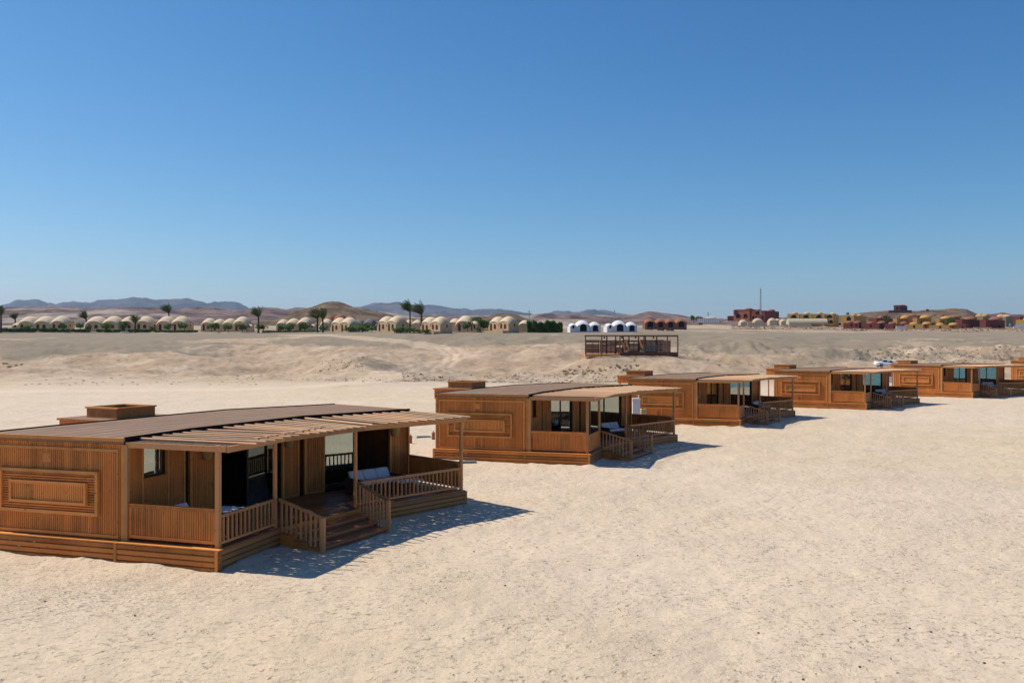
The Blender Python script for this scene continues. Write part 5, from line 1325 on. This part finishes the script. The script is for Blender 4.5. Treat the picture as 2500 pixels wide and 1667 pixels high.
def palm(u, vb, vt, D, label, swept=.9, seed=0, tw=.28, crown=1., bend=0):
    rn = random.Random(seed); p = at(u, vb, D); h = (vb-vt)*D/FP; cr = crown
    ht = h-1.9*cr
    root = empty('palm_tree', p, 0, label=label, cat='palm tree', group='palm trees among the domed houses')
    mb = MB(); n = 7; prev = Vector((0, 0, -.8))
    for i in range(1, n+1):
        t = i/n; q = Vector((bend*t*t, .1*math.sin(t*3), ht*t)); mb.cyl(prev, q, tw*(1.15-.35*(i-1)/n)*(1.1 if i == 1 else 1), tw*(1.12-.35*t), 8, rn.random(), False); prev = q
    mb.build('trunk', M['trunk'], root)
    mb = MB(); top = prev
    for i in range(48):
        ang = rn.random()*2*math.pi; el = rn.uniform(.25, 1.35)
        d = Vector((math.cos(ang)*math.cos(el), math.sin(ang)*math.cos(el), math.sin(el)))
        d = (d+Vector((-swept*.5, 0, .95))).normalized(); L = cr*rn.uniform(1.9, 3.0)
        pos = top.copy(); v_ = d.copy(); seg = 7; tone = rn.random(); pts = [pos.copy()]
        for s in range(seg):
            v_ = (v_+Vector((-swept*.09, 0, -.075))).normalized(); pos = pos+v_*L/seg; pts.append(pos.copy())
        for s in range(seg):
            a, b = pts[s], pts[s+1]; dd = (b-a).normalized(); sd_ = dd.cross(Vector((0, 0, 1)))
            if sd_.length < .05: sd_ = Vector((0, 1, 0))
            sd_.normalize(); up = sd_.cross(dd)
            mb.cyl(a, b, .03, .025, 3, tone, False)
            lw = cr*.42*math.sin(math.pi*(s+.8)/(seg+1.2))+.08
            for e in range(3):
                c0 = a.lerp(b, e/3)
                for sg in (-1, 1):
                    tip = c0+sd_*(sg*lw)+dd*lw*.7-up*lw*.35
                    mb.add([c0, c0+dd*.07*cr, tip+dd*.03, tip], [(0, 1, 2, 3)], min(1, max(0, tone+rn.uniform(-.2, .2))))
    mb.build('crown', M['palm_leaf'], root)
CR = 1.35
palm(2, 806, 752, 262, 'palm tree cut by the left edge', .5, 1, crown=1.1)
palm(37, 803, 768, 290, 'short palm crown behind the small leftmost dome', .7, 2, crown=.9)
palm(214, 803, 763, 296, 'leaning palm behind the second domed house', .8, 3, crown=1.2, bend=-.6)
palm(330, 806, 774, 262, 'short palm in front of the third domed house', .1, 4, crown=1.0)
palm(412, 803, 746, 290, 'tall palm behind the fourth domed house', .9, 5, crown=1.3)
palm(631, 809, 755, 262, 'tall upright palm between the four domed house and its neighbour', .5, 6, crown=1.25)
palm(775, 811, 758, 256, 'left, shorter one of the pair of bushy palms', .6, 7, crown=1.35)
palm(788, 812, 758, 252, 'right one of the pair of bushy palms, trunk rising from the kerb', .4, 8, crown=1.3)
palm(1001, 808, 739, 238, 'left, slimmer one of the two tall palms before the cream domes', 1.0, 9, crown=1.35, tw=.22)
palm(1029, 808, 743, 236, 'right, broader one of the two tall palms before the cream domes', .9, 10, crown=1.5, tw=.3)

# ---------------------------------------------------------------- rubble and scrub
def rocks(name, spec, mat, label, seed, nmax):
    rn = random.Random(seed); mb = MB()
    base = [(-1, -.6, -.5), (1, -.7, -.5), (.8, .8, -.5), (-.9, .7, -.5), (-.6, -.3, .5), (.5, -.5, .45), (.6, .5, .6), (-.4, .5, .4)]
    fs = [(3, 2, 1, 0), (4, 5, 6, 7), (0, 1, 5, 4), (1, 2, 6, 5), (2, 3, 7, 6), (3, 0, 4, 7)]
    P = []
    for (u0, u1, d0, d1, n, s0, s1) in spec:
        for i in range(n):
            D = rn.uniform(d0, d1); u = rn.uniform(u0, u1); P.append(((u-1250)/FP*D, D, s0*(s1/s0)**(rn.random()**2)))
    Z = terrain(np.array([p[0] for p in P]), np.array([p[1] for p in P]))
    for (x, y, s), z in zip(P, Z):
        a = rn.random()*6.28; ca, sa = math.cos(a), math.sin(a); h = rn.uniform(.45, .8)
        vs = [(x+s*(ca*p[0]*rn.uniform(.7, 1.2)-sa*p[1]), y+s*(sa*p[0]+ca*p[1]*rn.uniform(.7, 1.2)), z+s*h*p[2]) for p in base]
        mb.add(vs, fs, rn.random())
    o = mb.build(name, mat); return tag(o, label, 'rubble', kind='stuff')
rocks('rubble', [(980, 1560, 121, 131, 1500, .08, .32), (1150, 1560, 131, 147, 1100, .07, .3), (700, 1000, 118, 124, 250, .06, .2)], M['rubble'], 'pale broken rock scattered along the dune foot behind the second cabin', 1, 0)
rocks('rubble', [(2080, 2560, 168, 190, 1700, .08, .38), (1620, 2000, 160, 185, 260, .06, .25)], M['rubble'], 'broken rock on the eroded bank behind the white car', 2, 0)
rocks('rubble', [(1785, 2560, 385, 452, 8000, .2, .75)], M['rubble_red'], 'long reddish stone bank below the village', 3, 0)
rocks('rubble', [(60, 640, 108, 135, 260, .05, .25), (560, 860, 128, 145, 300, .05, .2)], M['rubble'], 'sparse stones scattered on the left dune foot', 4, 0)
def scrub(spec, label, seed):
    rn = random.Random(seed); mb = MB()
    for (u0, u1, d0, d1, n, s) in spec:
        for i in range(n):
            D = rn.uniform(d0, d1); u = rn.uniform(u0, u1); x = (u-1250)/FP*D; z = gz(x, D); sz = s*rn.uniform(.5, 1.3)
            for k in range(26):
                a = rn.random()*6.28; el = rn.uniform(.2, 1.4); d = Vector((math.cos(a)*math.cos(el), math.sin(a)*math.cos(el), math.sin(el)))
                b = Vector((x, D, z-.03))+Vector((rn.uniform(-.3, .3)*sz, rn.uniform(-.3, .3)*sz, 0)); t_ = b+d*sz*rn.uniform(.5, 1); sd_ = d.orthogonal().normalized()*.035
                mb.add([b-sd_, b+sd_, t_], [(0, 1, 2)], rn.random())
    o = mb.build('dry_scrub', M['scrub']); tag(o, label, 'scrub', kind='stuff')
scrub([(1370, 1560, 141, 148, 60, .5), (780, 900, 138, 150, 60, .2), (2440, 2540, 168, 186, 60, .8), (2100, 2250, 172, 186, 50, .5), (1640, 1760, 158, 180, 30, .4), (0, 60, 150, 165, 25, .5)], 'clumps of dry brown scrub on the dune crests', 3)

# ---------------------------------------------------------------- haze
mb = MB(); mb.box(-14800, -14800, -6, 14800, 14800, 640)
hz = mb.build('haze', bpy.data.materials.new('air')); tag(hz, 'thin blue air haze', 'haze', kind='stuff')
m = hz.data.materials[0]; m.use_nodes = True; t = m.node_tree; t.nodes.clear()
ou = t.nodes.new('ShaderNodeOutputMaterial'); pv = t.nodes.new('ShaderNodeVolumePrincipled')
pv.inputs['Color'].default_value = (.50, .72, 1, 1); pv.inputs['Density'].default_value = 5.5e-5; pv.inputs['Anisotropy'].default_value = .2
t.links.new(pv.outputs[0], ou.inputs['Volume'])
